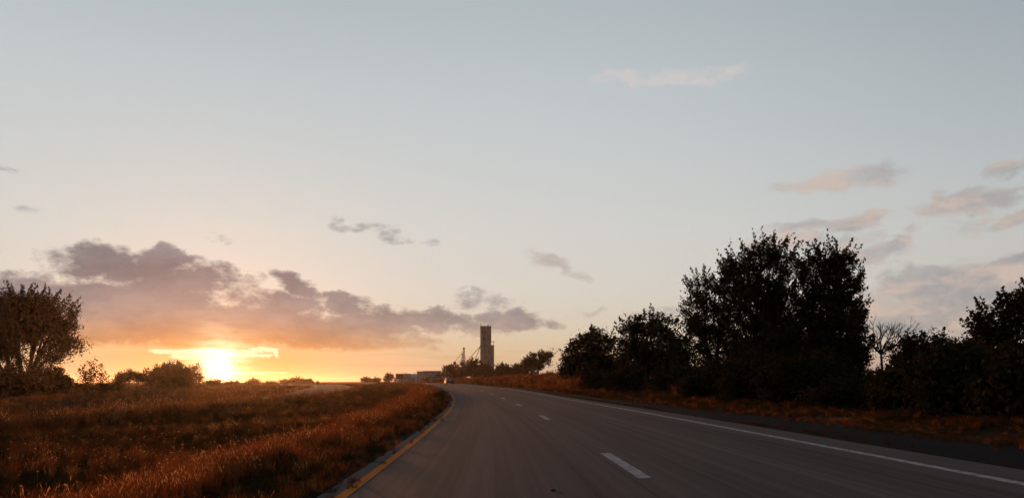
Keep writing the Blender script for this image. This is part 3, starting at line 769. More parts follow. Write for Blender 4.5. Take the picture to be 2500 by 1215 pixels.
# ------------------------------------------------------------------ grain elevator
def elevator():
    d = 420.0; k = d / F
    x0 = (1173 - CX) * k; x1 = (1206 - CX) * k; xu = (1199 - CX) * k
    zt = EYE + (HY - 796) * k; zm = EYE + (HY - 843) * k
    xc = (x0 + x1) / 2; zb = gz(xc, d) - 0.4
    root = empty('grain_elevator', (xc, d, zb)); tag(root, 'tall stained concrete grain elevator tower rising above the trees', 'grain elevator')
    m = bpy.data.materials.new('stained_concrete'); m.use_nodes = True
    g = NT(m.node_tree); b = g.n['Principled BSDF']; b.inputs['Roughness'].default_value = .92; b.inputs['Specular IOR Level'].default_value = .15
    tc = g.n.new('ShaderNodeTexCoord').outputs['Object']
    st = g.maprange(g.noise(g.vec('MULTIPLY', tc, (1.1, 1.1, .10)), 1.0, 5, .6), .40, .66)
    pt = g.maprange(g.noise(tc, .35, 5, .65), .35, .65)
    c = g.mix(pt, (.46, .34, .27, 1), (.58, .47, .40, 1))
    c = g.mix(g.math('MULTIPLY', st, .75), c, (.085, .064, .052, 1))
    g.l.new(c, b.inputs['Base Color'])
    bn = g.n.new('ShaderNodeBump'); bn.inputs['Strength'].default_value = .4; g.l.new(g.noise(tc, 3, 5, .6), bn.inputs['Height']); g.l.new(bn.outputs[0], b.inputs['Normal'])
    dark = mat('elevator_steel', (.07, .06, .055), .6, .4); rust = mat('rusty_steel', (.13, .065, .035), .8, .2, .4, 3)
    w = x1 - x0; hw = w / 2; zm_ = zm - zb; zt_ = zt - zb
    # lower bins: a cluster of round silos that touch each other
    n = 3; r = w / n / 2
    lo = MB()
    lo.box(-hw + .25, hw - .25, -2.2, 2.6, 0, zm_ - .25)
    for i in range(n):
        cx = -hw + r * (2 * i + 1)
        for yy in (-2.4, 2.6):
            lo.tube([(cx, yy, 0), (cx, yy, zm_ - .25)], r * 1.01, 20)
    lo.build('silo_bins', m, root, True).data.shade_flat()
    MB().box(-hw - .12, hw + .12, -2.4 - r - .12, 2.6 + r + .12, zm_ - .25, zm_ + .1).build('bin_roof_slab', m, root)
    up = MB(); uxw = xu - xc
    up.box(-hw + .02, uxw, -2.6, 2.6, zm_ + .1, zt_ - .35); up.build('headhouse', m, root)
    MB().box(-hw - .12, uxw + .12, -2.75, 2.75, zt_ - .35, zt_).build('headhouse_roof', m, root)
    wm = mat('elevator_glass', (.03, .03, .035), .2)
    for (wx, wz) in ((-.9, .62), (.5, .62), (-.2, .30)):
        wi = MB().box(-hw / 2 + wx * 1.2, -hw / 2 + wx * 1.2 + .55, -2.66, -2.58, zm_ + (zt_ - zm_) * wz, zm_ + (zt_ - zm_) * wz + .9).build('window', wm, root)
    # roof furniture: antennas, vents
    for ax, ah in ((-hw + .15, 1.9), (-hw + .6, .8), (-1.2, .7), (uxw - .15, 1.0)):
        MB().tube([(ax, -1.8, zt_), (ax, -1.8, zt_ + ah)], .06, 5).tube([(ax - .15, -1.8, zt_ + ah * .7), (ax + .15, -1.8, zt_ + ah * .7)], .04, 4).build('antenna', dark, root)
    v = MB(); v.tube([(.5, -1, zt_), (.5, -1, zt_ + .6)], .12, 8).tube([(.5, -1, zt_ + .6), (.5, -1, zt_ + .75), (.5, -1, zt_ + 1.0), (.5, -1, zt_ + 1.1)], [.2, .34, .3, .08], 10); v.build('roof_vent', dark, root)
    # hoist frame on the lower roof
    h = MB(); ex = hw
    h.tube([(ex - .35, -1.5, zm_ + .1), (ex - .35, -1.5, zm_ + 2.2)], .07, 5).tube([(ex - .35, 1.5, zm_ + .1), (ex - .35, 1.5, zm_ + 2.2)], .07, 5)
    h.tube([(uxw, -1.5, zm_ + 2.2), (ex + .45, -1.5, zm_ + 2.2)], .08, 5).tube([(uxw, 1.5, zm_ + 2.2), (ex + .45, 1.5, zm_ + 2.2)], .08, 5).tube([(ex - .35, -1.5, zm_ + 2.2), (ex - .35, 1.5, zm_ + 2.2)], .07, 5)
    h.build('hoist_frame', rust, root)
    la = MB()
    for q in (-.22, .22): la.tube([(-1.4 + q, -2.72, zm_ + .1), (-1.4 + q, -2.72, zt_)], .035, 4)
    for i in range(24): la.tube([(-1.62, -2.72, zm_ + .4 + i * .42), (-1.18, -2.72, zm_ + .4 + i * .42)], .025, 4)
    la.build('ladder', dark, root)
    # spouts running down to the left
    yel = mat('galvanised_spout', (.34, .24, .12), .6, .3, .2, 2)
    for (px, py) in ((1138, 884), (1160, 880)):
        ex = (px - CX) * k - xc; ez = EYE + (HY - py) * k - zb
        MB().tube([(-hw + .1, -2.2, zm_ - .4), (ex, -2.2, ez), (ex - (0.5 if px < 1150 else .15), -2.2, ez - 2)], .17, 8).build('spout', yel, root)
    return dark, rust, yel
dark_steel, rust_steel, spout_mat = elevator()

def grain_leg(px, top, spouts, label, d=405.0, plat=False):
    k = d / F
    x = (px - CX) * k; zb = gz(x, d) - .3; H = EYE + (HY - top) * k - zb
    root = empty('conveyor_mast', (x, d, zb)); tag(root, label, 'conveyor mast', 'conveyor masts left of the elevator')
    t = MB()
    for sx in (-.28, .28): t.box(sx - .13, sx + .13, -.16, .16, 0, H - .9)
    t.build('leg_casing', rust_steel, root)
    l = MB()
    for i in range(int(H / 1.4)):
        z0 = i * 1.4; sg = 1 if i % 2 else -1
        l.tube([(-.5 * sg, .5, z0), (.5 * sg, .5, z0 + 1.4)], .035, 4)
    for sx in (-.5, .5): l.tube([(sx, .5, 0), (sx, .5, H - .5)], .05, 4)
    l.build('lattice', rust_steel, root)
    h = MB(); h.box(-.5, .5, -.3, .3, H - .9, H - .25, .06).tube([(0, 0, H - .25), (0, 0, H)], [.22, .06], 8); h.build('leg_head', rust_steel, root)
    MB().box(-.75, .75, -.8, .7, H * .62, H * .62 + .1).build('platform', rust_steel, root)
    for (spx, spy, f0) in spouts:
        ex = (spx - CX) * k - x; ez = EYE + (HY - spy) * k - zb; zs = H * f0
        MB().tube([(0, -.2, zs), (ex, -.2, ez), (ex, -.2, ez - 1.2)], .12, 6).build('spout', spout_mat, root)
grain_leg(1132.5, 847, [(1112.5, 880, .92), (1138.5, 882, .86), (1143.5, 880, .55)], 'taller rusty conveyor mast with slanting spouts left of the elevator')
grain_leg(1129.5, 862, [(1118, 886, .85), (1124.5, 886, .86)], 'shorter rusty conveyor mast beside the taller one', 398.0)
def bin_box():
    d = 400.0; k = d / F; x = (1110 - CX) * k; zb = gz(x, d) - .2
    r = empty('hopper_bin', (x, d, zb)); tag(r, 'small square hopper raised on thin legs left of the conveyor masts', 'hopper')
    z0 = EYE + (HY - 888) * k - zb; z1 = EYE + (HY - 882) * k - zb
    MB().box(-.65, .65, -.65, .65, z0, z1, .05).build('bin', rust_steel, r)
    MB().add([(-.65, -.65, z0 - .01), (.65, -.65, z0 - .01), (.65, .65, z0 - .01), (-.65, .65, z0 - .01), (-.15, -.15, z0 - .7), (.15, -.15, z0 - .7), (.15, .15, z0 - .7), (-.15, .15, z0 - .7)],
             [(0, 4, 5, 1), (1, 5, 6, 2), (2, 6, 7, 3), (3, 7, 4, 0), (4, 7, 6, 5)]).build('hopper_cone', rust_steel, r)
    for sx in (-.55, .55):
        for sy in (-.55, .55): MB().tube([(sx, sy, 0), (sx, sy, z0)], .06, 5).build('leg', dark_steel, r)
bin_box()

# ------------------------------------------------------------------ billboards and sheds
M['sign_white'] = mat('sign_white', (.52, .50, .49), .7, noise=.15, nscale=1.5)
M['sign_red'] = mat('sign_red', (.20, .035, .030), .7, noise=.25, nscale=1.2)
M['sign_dark'] = mat('sign_dark', (.035, .025, .025), .7)
M['sign_letter'] = mat('sign_lettering_red', (.24, .05, .05), .7)
M['sign_pale'] = mat('sign_lettering_pale', (.42, .22, .20), .7)
M['steel_black'] = mat('post_black', (.018, .016, .016), .7)
M['wall_white'] = mat('white_metal_wall', (.68, .65, .63), .6, noise=.12, nscale=.7)
M['roof_grey'] = mat('grey_metal_roof', (.36, .34, .34), .55, .1, .15, .5)
M['door_grey'] = mat('roll_door', (.40, .38, .38), .6, noise=.1)
M['cream'] = mat('cream_paint', (.62, .46, .32), .7, noise=.1)

def frame_at(px0, px1, py0, py1, d):
    k = d / F
    return (px0 - CX) * k, (px1 - CX) * k, EYE + (HY - py1) * k, EYE + (HY - py0) * k
def billboard_red():
    d = 300.0; x0, x1, z0, z1 = frame_at(966, 1003, 911.5, 921.5, d); xc = (x0 + x1) / 2; zb = gz(xc, d)
    r = empty('billboard', (xc, d, zb)); tag(r, 'billboard with a dark red left half and a white right half', 'billboard')
    w = (x1 - x0) / 2; a, b = z0 - zb, z1 - zb; sp = -w + (985 - 966) / 37 * 2 * w
    MB().box(-w, sp - .02, -.12, .05, a, b).build('red_panel', M['sign_red'], r)
    MB().box(sp + .02, w, -.12, .05, a + .1, b).build('white_panel', M['sign_white'], r)
    rr = random.Random(3)
    # illegible rows of lettering, only pale streaks at this distance
    for i, (fz, x_) in enumerate(((.82, .95), (.62, .55), (.42, .9), (.22, .9))):
        t = MB(); xx = -w + .2
        while xx < -w + (sp + w) * x_ - .2:
            q = rr.uniform(.10, .2); t.box(xx, xx + q, -.135, -.121, a + (b - a) * fz - .09, a + (b - a) * fz + .07); xx += q + .07
        t.build('lettering', M['sign_pale'], r)
    t = MB(); t.box(sp + .75, sp + 1.1, -.135, -.121, a + (b - a) * .62, a + (b - a) * .92).box(sp + .35, sp + 2.2, -.135, -.121, a + (b - a) * .22, a + (b - a) * .36); t.build('picture', M['sign_dark'], r)
    MB().box(-w, w * .93, -.7, .35, a - .30, a - .05).build('catwalk', M['steel_black'], r)
    for q in (-w + 2 * w * (981.5 - 966) / 37, w * .9): MB().box(q - .13, q + .13, -.05, .25, 0, a - .05).build('post', M['steel_black'], r)
billboard_red()
def billboard_white():
    d = 296.0; x0, x1, z0, z1 = frame_at(1033, 1077, 905.5, 918.5, d); xc = (x0 + x1) / 2; zb = gz(xc, d)
    r = empty('billboard', (xc, d, zb)); tag(r, 'large white billboard with red lettering and a dark figure at its right', 'billboard')
    w = (x1 - x0) / 2; a, b = z0 - zb, z1 - zb
    MB().box(-w, w, -.12, .08, a, b).build('panel', M['sign_white'], r)
    MB().box(-w - .06, w + .06, -.16, .12, b, b + .16).build('top_trim', rust_steel, r)
    MB().box(-w - .14, -w, -.16, .12, a - .15, b + .16).build('side_trim', M['cream'], r)
    rr = random.Random(9); t = MB(); xx = -w + .3
    while xx < w * .32:
        q = rr.uniform(.2, .38); h = rr.uniform(.42, .62); t.box(xx, xx + q, -.135, -.121, b - .25 - h, b - .25); t.box(xx, xx + q * .5, -.135, -.1215, b - 1.0, b - .3 - h); xx += q + .12
    t.build('lettering', M['sign_letter'], r)
    t = MB()
    for fz, x_ in ((.22, .45), (.33, .3)): t.box(-w + 1.2, w * x_, -.135, -.121, a + (b - a) * fz - .05, a + (b - a) * fz + .05)
    t.build('small_print', M['sign_dark'], r)
    f = MB()
    prof = [(.30, 0), (1.0, 0), (.98, .38), (.86, .42), (.84, .95), (.80, .98), (.74, .55), (.66, .52), (.64, .70), (.56, .78), (.50, .68), (.50, .48), (.42, .34), (.30, .22)]
    vs = [(p * w, -.14, a + .08 + q * (b - a - .1)) for p, q in prof] + [(p * w, -.121, a + .08 + q * (b - a - .1)) for p, q in prof]; n = len(prof)
    f.add(vs, [tuple(range(n)), tuple(range(n, 2 * n))[::-1]] + [(i, (i + 1) % n, n + (i + 1) % n, n + i) for i in range(n)])
    f.build('picture', M['sign_dark'], r)
    MB().box(-w - .1, w + .1, -.8, .4, a - .42, a - .03).build('catwalk', M['steel_black'], r)
    for q in (-.12 * w, .02 * w + .3, .9 * w): MB().box(q - .17, q + .17, -.05, .3, 0, a - .03).build('post', M['steel_black'], r)
billboard_white()

def shed(name, label, px0, px1, py0, d, depth, roofrise, doors):
    x0, x1, z0, z1 = frame_at(px0, px1, py0, 930, d); xc = (x0 + x1) / 2; zb = gz(xc, d) - .1; w = (x1 - x0) / 2; H = z1 - zb
    r = empty(name, (xc, d + depth / 2, zb)); tag(r, label, 'building')
    e = H - roofrise
    wl = MB(); wl.box(-w, w, -depth / 2, depth / 2, 0, e)
    if roofrise > 0: wl.add([(-w, -depth / 2, e), (-w, depth / 2, e), (-w, 0, H), (w, -depth / 2, e), (w, depth / 2, e), (w, 0, H)], [(0, 2, 1), (3, 4, 5)])
    wl.build('wall', M['wall_white'], r)
    if roofrise > 0:
        y0 = depth / 2 + .25; e0 = e - .25 * roofrise / (depth / 2)
        MB().add([(-w - .2, -y0, e0 + .03), (w + .2, -y0, e0 + .03), (w + .2, 0, H + .05), (-w - .2, 0, H + .05), (-w - .2, y0, e0 + .03), (w + .2, y0, e0 + .03),
                  (-w - .2, -y0, e0 + .15), (w + .2, -y0, e0 + .15), (w + .2, 0, H + .17), (-w - .2, 0, H + .17), (-w - .2, y0, e0 + .15), (w + .2, y0, e0 + .15)],
                 [(6, 7, 8, 9), (9, 8, 11, 10), (0, 3, 2, 1), (3, 4, 5, 2), (0, 1, 7, 6), (4, 10, 11, 5), (0, 6, 9, 3), (3, 9, 10, 4), (1, 2, 8, 7), (2, 5, 11, 8)]).build('roof', M['roof_grey'], r)
    else:
        MB().box(-w - .08, w + .08, -depth / 2 - .08, depth / 2 + .08, e, e + .18).build('roof', M['roof_grey'], r)
    for (a, b, h) in doors:
        dr = MB().box(-w + 2 * w * a, -w + 2 * w * b, -depth / 2 - .06, -depth / 2 - .003, 0.05, e * h).build('roll_up_door', M['door_grey'], r)
        MB().box(-w + 2 * w * (a + b) / 2 - .2, -w + 2 * w * (a + b) / 2 + .2, -depth / 2 - .11, -depth / 2 - .062, .45, .55).build('handle', M['steel_black'], dr)
    return r, w, H
shed('storage_shed', 'long low white storage shed behind the red and white billboard', 970, 1021, 913, 345, 9, 1.1, [(.06, .22, .72), (.26, .42, .72), (.46, .62, .72), (.66, .82, .72)])
rt, w_, h_ = shed('storage_building', 'narrow tall white building between the two billboards', 1017.5, 1031.5, 907, 332, 6, 0, [(.12, .36, .55)])
for q in (-.9, -.35, .25, .8): MB().box(q * w_ - .09, q * w_ + .09, -3.16, -3.09, h_ - 1.6, h_ + .5).build('pilaster', M['cream'], rt)
def cabinet():
    d = 310.0; x0, x1, z0, z1 = frame_at(962.5, 968.5, 922.5, 931, d); xc = (x0 + x1) / 2; zb = gz(xc, d) - .05; w = (x1 - x0) / 2
    r = empty('utility_hut', (xc, d, zb)); tag(r, 'small cream hut at the left foot of the red billboard', 'hut')
    MB().box(-w, w, -.6, .6, 0, z1 - zb - .2, .03).build('wall', M['cream'], r)
    MB().add([(-w - .1, -.7, z1 - zb - .2), (w + .1, -.7, z1 - zb - .2), (w + .1, .7, z1 - zb - .2), (-w - .1, .7, z1 - zb - .2), (0, -.7, z1 - zb + .15), (0, .7, z1 - zb + .15)],
             [(0, 1, 4), (2, 3, 5), (0, 4, 5, 3), (1, 2, 5, 4), (0, 3, 2, 1)]).build('roof', M['roof_grey'], r)
    MB().box(-.22, .22, -.64, -.603, .1, z1 - zb - .45).build('door', M['door_grey'], r)
cabinet()

# ------------------------------------------------------------------ vehicles
M['car_paint'] = mat('silver_paint', (.24, .235, .23), .6, .0, spec=.3)
M['car_white'] = mat('white_car_paint', (.34, .33, .32), .4, spec=.5)
M['car_glass'] = mat('car_glass', (.012, .013, .015), .08, spec=.6)
M['tyre'] = mat('tyre_rubber', (.012, .012, .012), .9)
M['rim'] = mat('wheel_rim', (.25, .25, .25), .4, .8)
M['tail'] = mat('tail_lamp_red', (.22, .012, .010), .3, spec=.5)
M['plastic'] = mat('dark_plastic', (.02, .02, .02), .7)
M['plate'] = mat('number_plate', (.5, .5, .5), .6)
def loft(secs, caps=True):
    n = len(secs[0]); v = [p for q in secs for p in q]; f = []
    for i in range(len(secs) - 1):
        for k in range(n): f.append((i * n + k, i * n + (k + 1) % n, (i + 1) * n + (k + 1) % n, (i + 1) * n + k))
    if caps: f.append(tuple(range(n))[::-1]); f.append(tuple((len(secs) - 1) * n + k for k in range(n)))
    return v, f
def ring(y, hw, z0, z1, hwt=None, rnd=.12):
    hwt = hw if hwt is None else hwt; r = rnd
    return [(-hw, y, z0 + r), (-hw + r, y, z0), (hw - r, y, z0), (hw, y, z0 + r), (hw, y, (z0 + z1) * .55), (hwt, y, z1 - r * .6), (hwt - r, y, z1), (-hwt + r, y, z1), (-hwt, y, z1 - r * .6), (-hw, y, (z0 + z1) * .55)]
def sedan(x, y, z, rz, label, paint):
    """rear bumper at local y = -2.3, driving towards +y"""
    r = empty('car', (x, y, z), rz); tag(r, label, 'car')
    v, f = loft([ring(-2.28, .78, .42, .86), ring(-2.18, .86, .30, .98, .80), ring(-1.6, .90, .24, 1.03, .84), ring(-.6, .91, .22, .98, .86), ring(.7, .91, .22, .96, .86), ring(1.6, .89, .24, .88, .82), ring(2.15, .82, .30, .74, .74), ring(2.3, .70, .40, .64, .62)])
    MB().add(v, f).build('body', M[paint], r, True)
    v, f = loft([ring(-1.72, .74, .92, 1.03, .72, .05), ring(-.95, .76, .92, 1.38, .60, .10), ring(-.2, .76, .92, 1.45, .60, .10), ring(.45, .76, .92, 1.40, .60, .10), ring(1.25, .72, .88, .98, .68, .05)])
    MB().add(v, f).build('cabin', M[paint], r, True)
    MB().add([(-.66, -1.60, 1.09), (.66, -1.60, 1.09), (.54, -1.05, 1.37), (-.54, -1.05, 1.37), (-.66, -1.66, 1.09), (.66, -1.66, 1.09), (.54, -1.11, 1.385), (-.54, -1.11, 1.385)],
             [(4, 5, 6, 7), (0, 4, 7, 3), (1, 2, 6, 5), (3, 7, 6, 2), (0, 1, 5, 4)]).build('rear_window', M['car_glass'], r)
    MB().add([(-.64, 1.2, 1.0), (.64, 1.2, 1.0), (.54, .52, 1.38), (-.54, .52, 1.38), (-.64, 1.25, 1.01), (.64, 1.25, 1.01), (.54, .57, 1.395), (-.54, .57, 1.395)],
             [(4, 7, 6, 5), (0, 3, 7, 4), (1, 5, 6, 2), (3, 2, 6, 7)]).build('windscreen', M['car_glass'], r)
    for s_ in (-1, 1):
        MB().add([(s_ * .765, -1.1, 1.03), (s_ * .765, .9, 1.0), (s_ * .645, .42, 1.33), (s_ * .645, -.85, 1.33), (s_ * .79, -1.1, 1.03), (s_ * .79, .9, 1.0), (s_ * .67, .42, 1.34), (s_ * .67, -.85, 1.34)],
                 [(4, 5, 6, 7), (0, 1, 5, 4), (3, 7, 6, 2), (0, 4, 7, 3), (1, 2, 6, 5)]).build('side_window', M['car_glass'], r)
        MB().box(s_ * .60 - .2, s_ * .60 + .2, -2.30, -2.16, .74, .92, .02).build('tail_light', M['tail'], r)
        MB().box(s_ * .98 - .08, s_ * .98 + .08, .70, .86, .95, 1.08, .02).build('mirror', M[paint], r)
        for yy in (-1.38, 1.40):
            wh = MB().tube([(s_ * .68, yy, .31), (s_ * .70, yy, .31), (s_ * .88, yy, .31), (s_ * .90, yy, .31)], [.28, .31, .31, .28], 18).build('wheel', M['tyre'], r)
            MB().tube([(s_ * .895, yy, .31), (s_ * .912, yy, .31)], [.19, .17], 14).build('rim', M['rim'], wh)
    MB().box(-.80, .80, -2.36, -2.24, .34, .58, .04).build('bumper', M['plastic'], r)
    MB().box(-.26, .26, -2.315, -2.285, .72, .84).build('number_plate', M['plate'], r)
    return r
cs = 172.0; cx_, cy_ = XY(cs, 3.6)
cxp = (1096 - CX) / F * cy_
su = SU(cxp, cy_)
sedan(cxp, cy_, road_z(*su) - 0.0, su[0] / RAD + A0, 'silver sedan seen from behind driving away on the highway', 'car_paint')
def van(px, d, rz, label):
    x, y, z = at(px, d)
    r = empty('van', (x, y, z), rz); tag(r, label, 'van', 'white vans parked under the white billboard')
    v, f = loft([ring(-2.4, .90, .35, 1.9, .80), ring(-2.3, .95, .30, 2.0, .84), ring(.8, .95, .30, 2.0, .84), ring(1.5, .93, .32, 1.45, .78), ring(2.2, .88, .34, 1.1, .80), ring(2.35, .80, .45, .95, .74)])
    MB().add(v, f).build('body', M['car_white'], r, True)
    MB().add([(-.72, 1.49, 1.45), (.72, 1.49, 1.45), (.68, .92, 1.9), (-.68, .92, 1.9)], [(0, 3, 2, 1)]).build('windscreen', M['car_glass'], r)
    for s_ in (-1, 1):
        MB().box(s_ * .93 - .03, s_ * .93 + .03, .0, .8, 1.2, 1.7).build('side_window', M['car_glass'], r)
        for yy in (-1.5, 1.45):
            MB().tube([(s_ * .74, yy, .33), (s_ * .97, yy, .33)], .33, 16).build('wheel', M['tyre'], r)
van(1063, 318, R_(75), 'white van parked under the middle of the white billboard')
van(1075, 322, R_(60), 'white van parked under the right end of the white billboard')

# ------------------------------------------------------------------ posts and poles
M['wood_pole'] = mat('pole_wood', (.07, .05, .04), .9, noise=.3)
M['post_white'] = mat('post_white', (.62, .58, .54), .7)
def pole(px, d, top, label):
    x, y, z = at(px, d); H = (HY - top) / F * d + EYE - z
    r = empty('utility_pole', (x, y, z - .1)); tag(r, label, 'utility pole', 'far utility poles right of the leaning tree')
    MB().tube([(0, 0, 0), (0, 0, H)], [.17, .11], 8).build('pole', M['wood_pole'], r)
    MB().box(-1.1, 1.1, -.07, .07, H - .55, H - .38).build('crossarm', M['wood_pole'], r)
    for q in (-.95, 0, .95): MB().tube([(q, 0, H - .38), (q, 0, H - .2)], [.06, .04], 6).build('insulator', M['plastic'], r)
pole(1364, 420, 893, 'tallest far utility pole in the gap before the dome shaped tree')
pole(1349, 520, 902, 'shorter far utility pole in the gap, second from the leaning tree')
pole(1336.5, 500, 902.5, 'far utility pole nearest the leaning tree')
pole(1386, 430, 896, 'far utility pole half hidden by the dome shaped tree')
def post(px, d, h, w, m, label, name='marker_post', refl=True):
    x, y, z = at(px, d)
    r = empty(name, (x, y, z - .05)); tag(r, label, 'post')
    MB().box(-w / 2, w / 2, -.03, .03, 0, h, .008).build('stake', M[m], r)
    if refl: MB().box(-w / 2 - .03, w / 2 + .03, -.05, -.033, h - .32, h - .06, .006).build('reflector', M['plastic'] if m != 'steel_black' else M['tail'], r)
post(793, 215, 1.35, .16, 'steel_black', 'dark marker post beside the opposing carriageway')
post(1052.5, 280, 1.5, .14, 'post_white', 'white marker post before the white billboard')
post(1009.5, 290, .9, .3, 'post_white', 'short white marker post before the narrow white building')
post(1088, 305, 5.2, .22, 'post_white', 'tall pale pole at the left end of the elevator tree row', 'sign_pole', False)
def debris():
    d = 1850 * EYE / (1202 - HY); x = (1350 - CX) / F * d; s_, u_ = SU(x, d)
    rng = random.Random(2); bm = bmesh.new(); bmesh.ops.create_icosphere(bm, subdivisions=2, radius=1)
    for v in bm.verts: v.co = Vector((v.co.x * .032, v.co.y * .024, v.co.z * .010)) * (1 + rng.uniform(-.3, .3))
    me = bpy.data.meshes.new('road_debris'); bm.to_mesh(me); bm.free(); me.materials.append(M['seam'])
    o = bpy.data.objects.new('road_debris', me); COL.objects.link(o); o.location = (x, d, road_z(s_, u_) + .007); tag(o, 'small dark clod lying in the left lane near the bottom', 'debris')
debris()

# ------------------------------------------------------------------ grass
def clump(name, n, h, spread, m, seed, w=0.012, heads=0.0, lean=0.35, head_m=None):
    rng = np.random.default_rng(seed); Q = []; Hd = []
    for i in range(n):
        a = rng.uniform(0, 2 * math.pi); r = spread * math.sqrt(rng.random()); p = np.array([math.cos(a) * r, math.sin(a) * r, 0])
        b = rng.uniform(0, 2 * math.pi); L = lean * rng.uniform(.3, 1.3); hh = h * rng.uniform(.55, 1.1)
        dirv = np.array([math.cos(b), math.sin(b), 0]); side = np.array([-math.sin(b + .6), math.cos(b + .6), 0]) * w * rng.uniform(.7, 1.3)
        pts = [p + dirv * (L * hh * t * t) + np.array([0, 0, hh * t * (1 - .18 * L * t)]) for t in (0, .5, 1)]
        ws = (1, .75, .12)
        for k in range(2): Q.append([pts[k] - side * ws[k], pts[k] + side * ws[k], pts[k + 1] + side * ws[k + 1], pts[k + 1] - side * ws[k + 1]])
        if rng.random() < heads:
            t0 = pts[2]; q = rng.uniform(.05, .10) * (h / .6); ww = q * .075
            for sd_ in (np.array([1, 0, 0]), np.array([0, 1, 0])):
                Hd.append([t0 - sd_ * ww * .3, t0 + dirv * q * .2 + sd_ * ww + np.array([0, 0, q * .45]), t0 + dirv * q * .45 + np.array([0, 0, q]), t0 + dirv * q * .2 - sd_ * ww + np.array([0, 0, q * .45])])
    V = np.array(Q + Hd)
    me = bpy.data.meshes.new(name)
    me.from_pydata([tuple(p) for p in V.reshape(-1, 3)], [], [(4 * i, 4 * i + 1, 4 * i + 2, 4 * i + 3) for i in range(len(V))])
    me.materials.append(m)
    if head_m: me.materials.append(head_m)
    if Hd and head_m: me.polygons.foreach_set('material_index', [0] * len(Q) + [1] * len(Hd))
    me.update()
    return bpy.data.objects.new(name, me)
def scatter(name, label, P, scl, variants, cat='grass', tilt=0.15, seed=1):
    rng = np.random.default_rng(seed); n = len(P)
    col = bpy.data.collections.new(name + '_kinds')
    for v in variants: col.objects.link(v)
    me = bpy.data.meshes.new(name); me.vertices.add(n); me.vertices.foreach_set('co', np.asarray(P, dtype=np.float32).reshape(-1))
    at_ = me.attributes.new('rot', 'FLOAT_VECTOR', 'POINT')
    rot = np.stack([rng.normal(0, tilt, n), rng.normal(0, tilt, n), rng.uniform(0, 6.283, n)], axis=1).astype(np.float32); at_.data.foreach_set('vector', rot.reshape(-1))
    a2 = me.attributes.new('scl', 'FLOAT', 'POINT'); a2.data.foreach_set('value', np.asarray(scl, dtype=np.float32))
    a3 = me.attributes.new('kindex', 'INT', 'POINT'); a3.data.foreach_set('value', rng.integers(0, len(variants), n).astype(np.int32))
    o = bpy.data.objects.new(name, me); COL.objects.link(o)
    ng = bpy.data.node_groups.new(name + '_nodes', 'GeometryNodeTree')
    ng.interface.new_socket('Geometry', in_out='INPUT', socket_type='NodeSocketGeometry'); ng.interface.new_socket('Geometry', in_out='OUTPUT', socket_type='NodeSocketGeometry')
    gi = ng.nodes.new('NodeGroupInput'); go = ng.nodes.new('NodeGroupOutput')
    ip = ng.nodes.new('GeometryNodeInstanceOnPoints'); ci = ng.nodes.new('GeometryNodeCollectionInfo')
    ci.inputs['Collection'].default_value = col; ci.inputs['Separate Children'].default_value = True; ci.inputs['Reset Children'].default_value = True
    def attr(nm, ty):
        q = ng.nodes.new('GeometryNodeInputNamedAttribute'); q.data_type = ty; q.inputs[0].default_value = nm; return q.outputs[0]
    L = ng.links.new
    L(gi.outputs[0], ip.inputs['Points']); L(ci.outputs[0], ip.inputs['Instance']); ip.inputs['Pick Instance'].default_value = True
    L(attr('kindex', 'INT'), ip.inputs['Instance Index']); L(attr('rot', 'FLOAT_VECTOR'), ip.inputs['Rotation']); L(attr('scl', 'FLOAT'), ip.inputs['Scale'])
    L(ip.outputs[0], go.inputs[0])
    md = o.modifiers.new('scatter', 'NODES'); md.node_group = ng
    tag(o, label, cat, kind='stuff')
    return o

def vnoise(x, y, sc, ph=0.0):
    return (math.sin(x * sc + 1.7 * math.sin(y * sc * .7 + ph)) + math.sin(y * sc * 1.13 + 1.3 * math.sin(x * sc * .83 + ph * 2))) * .25 + .5

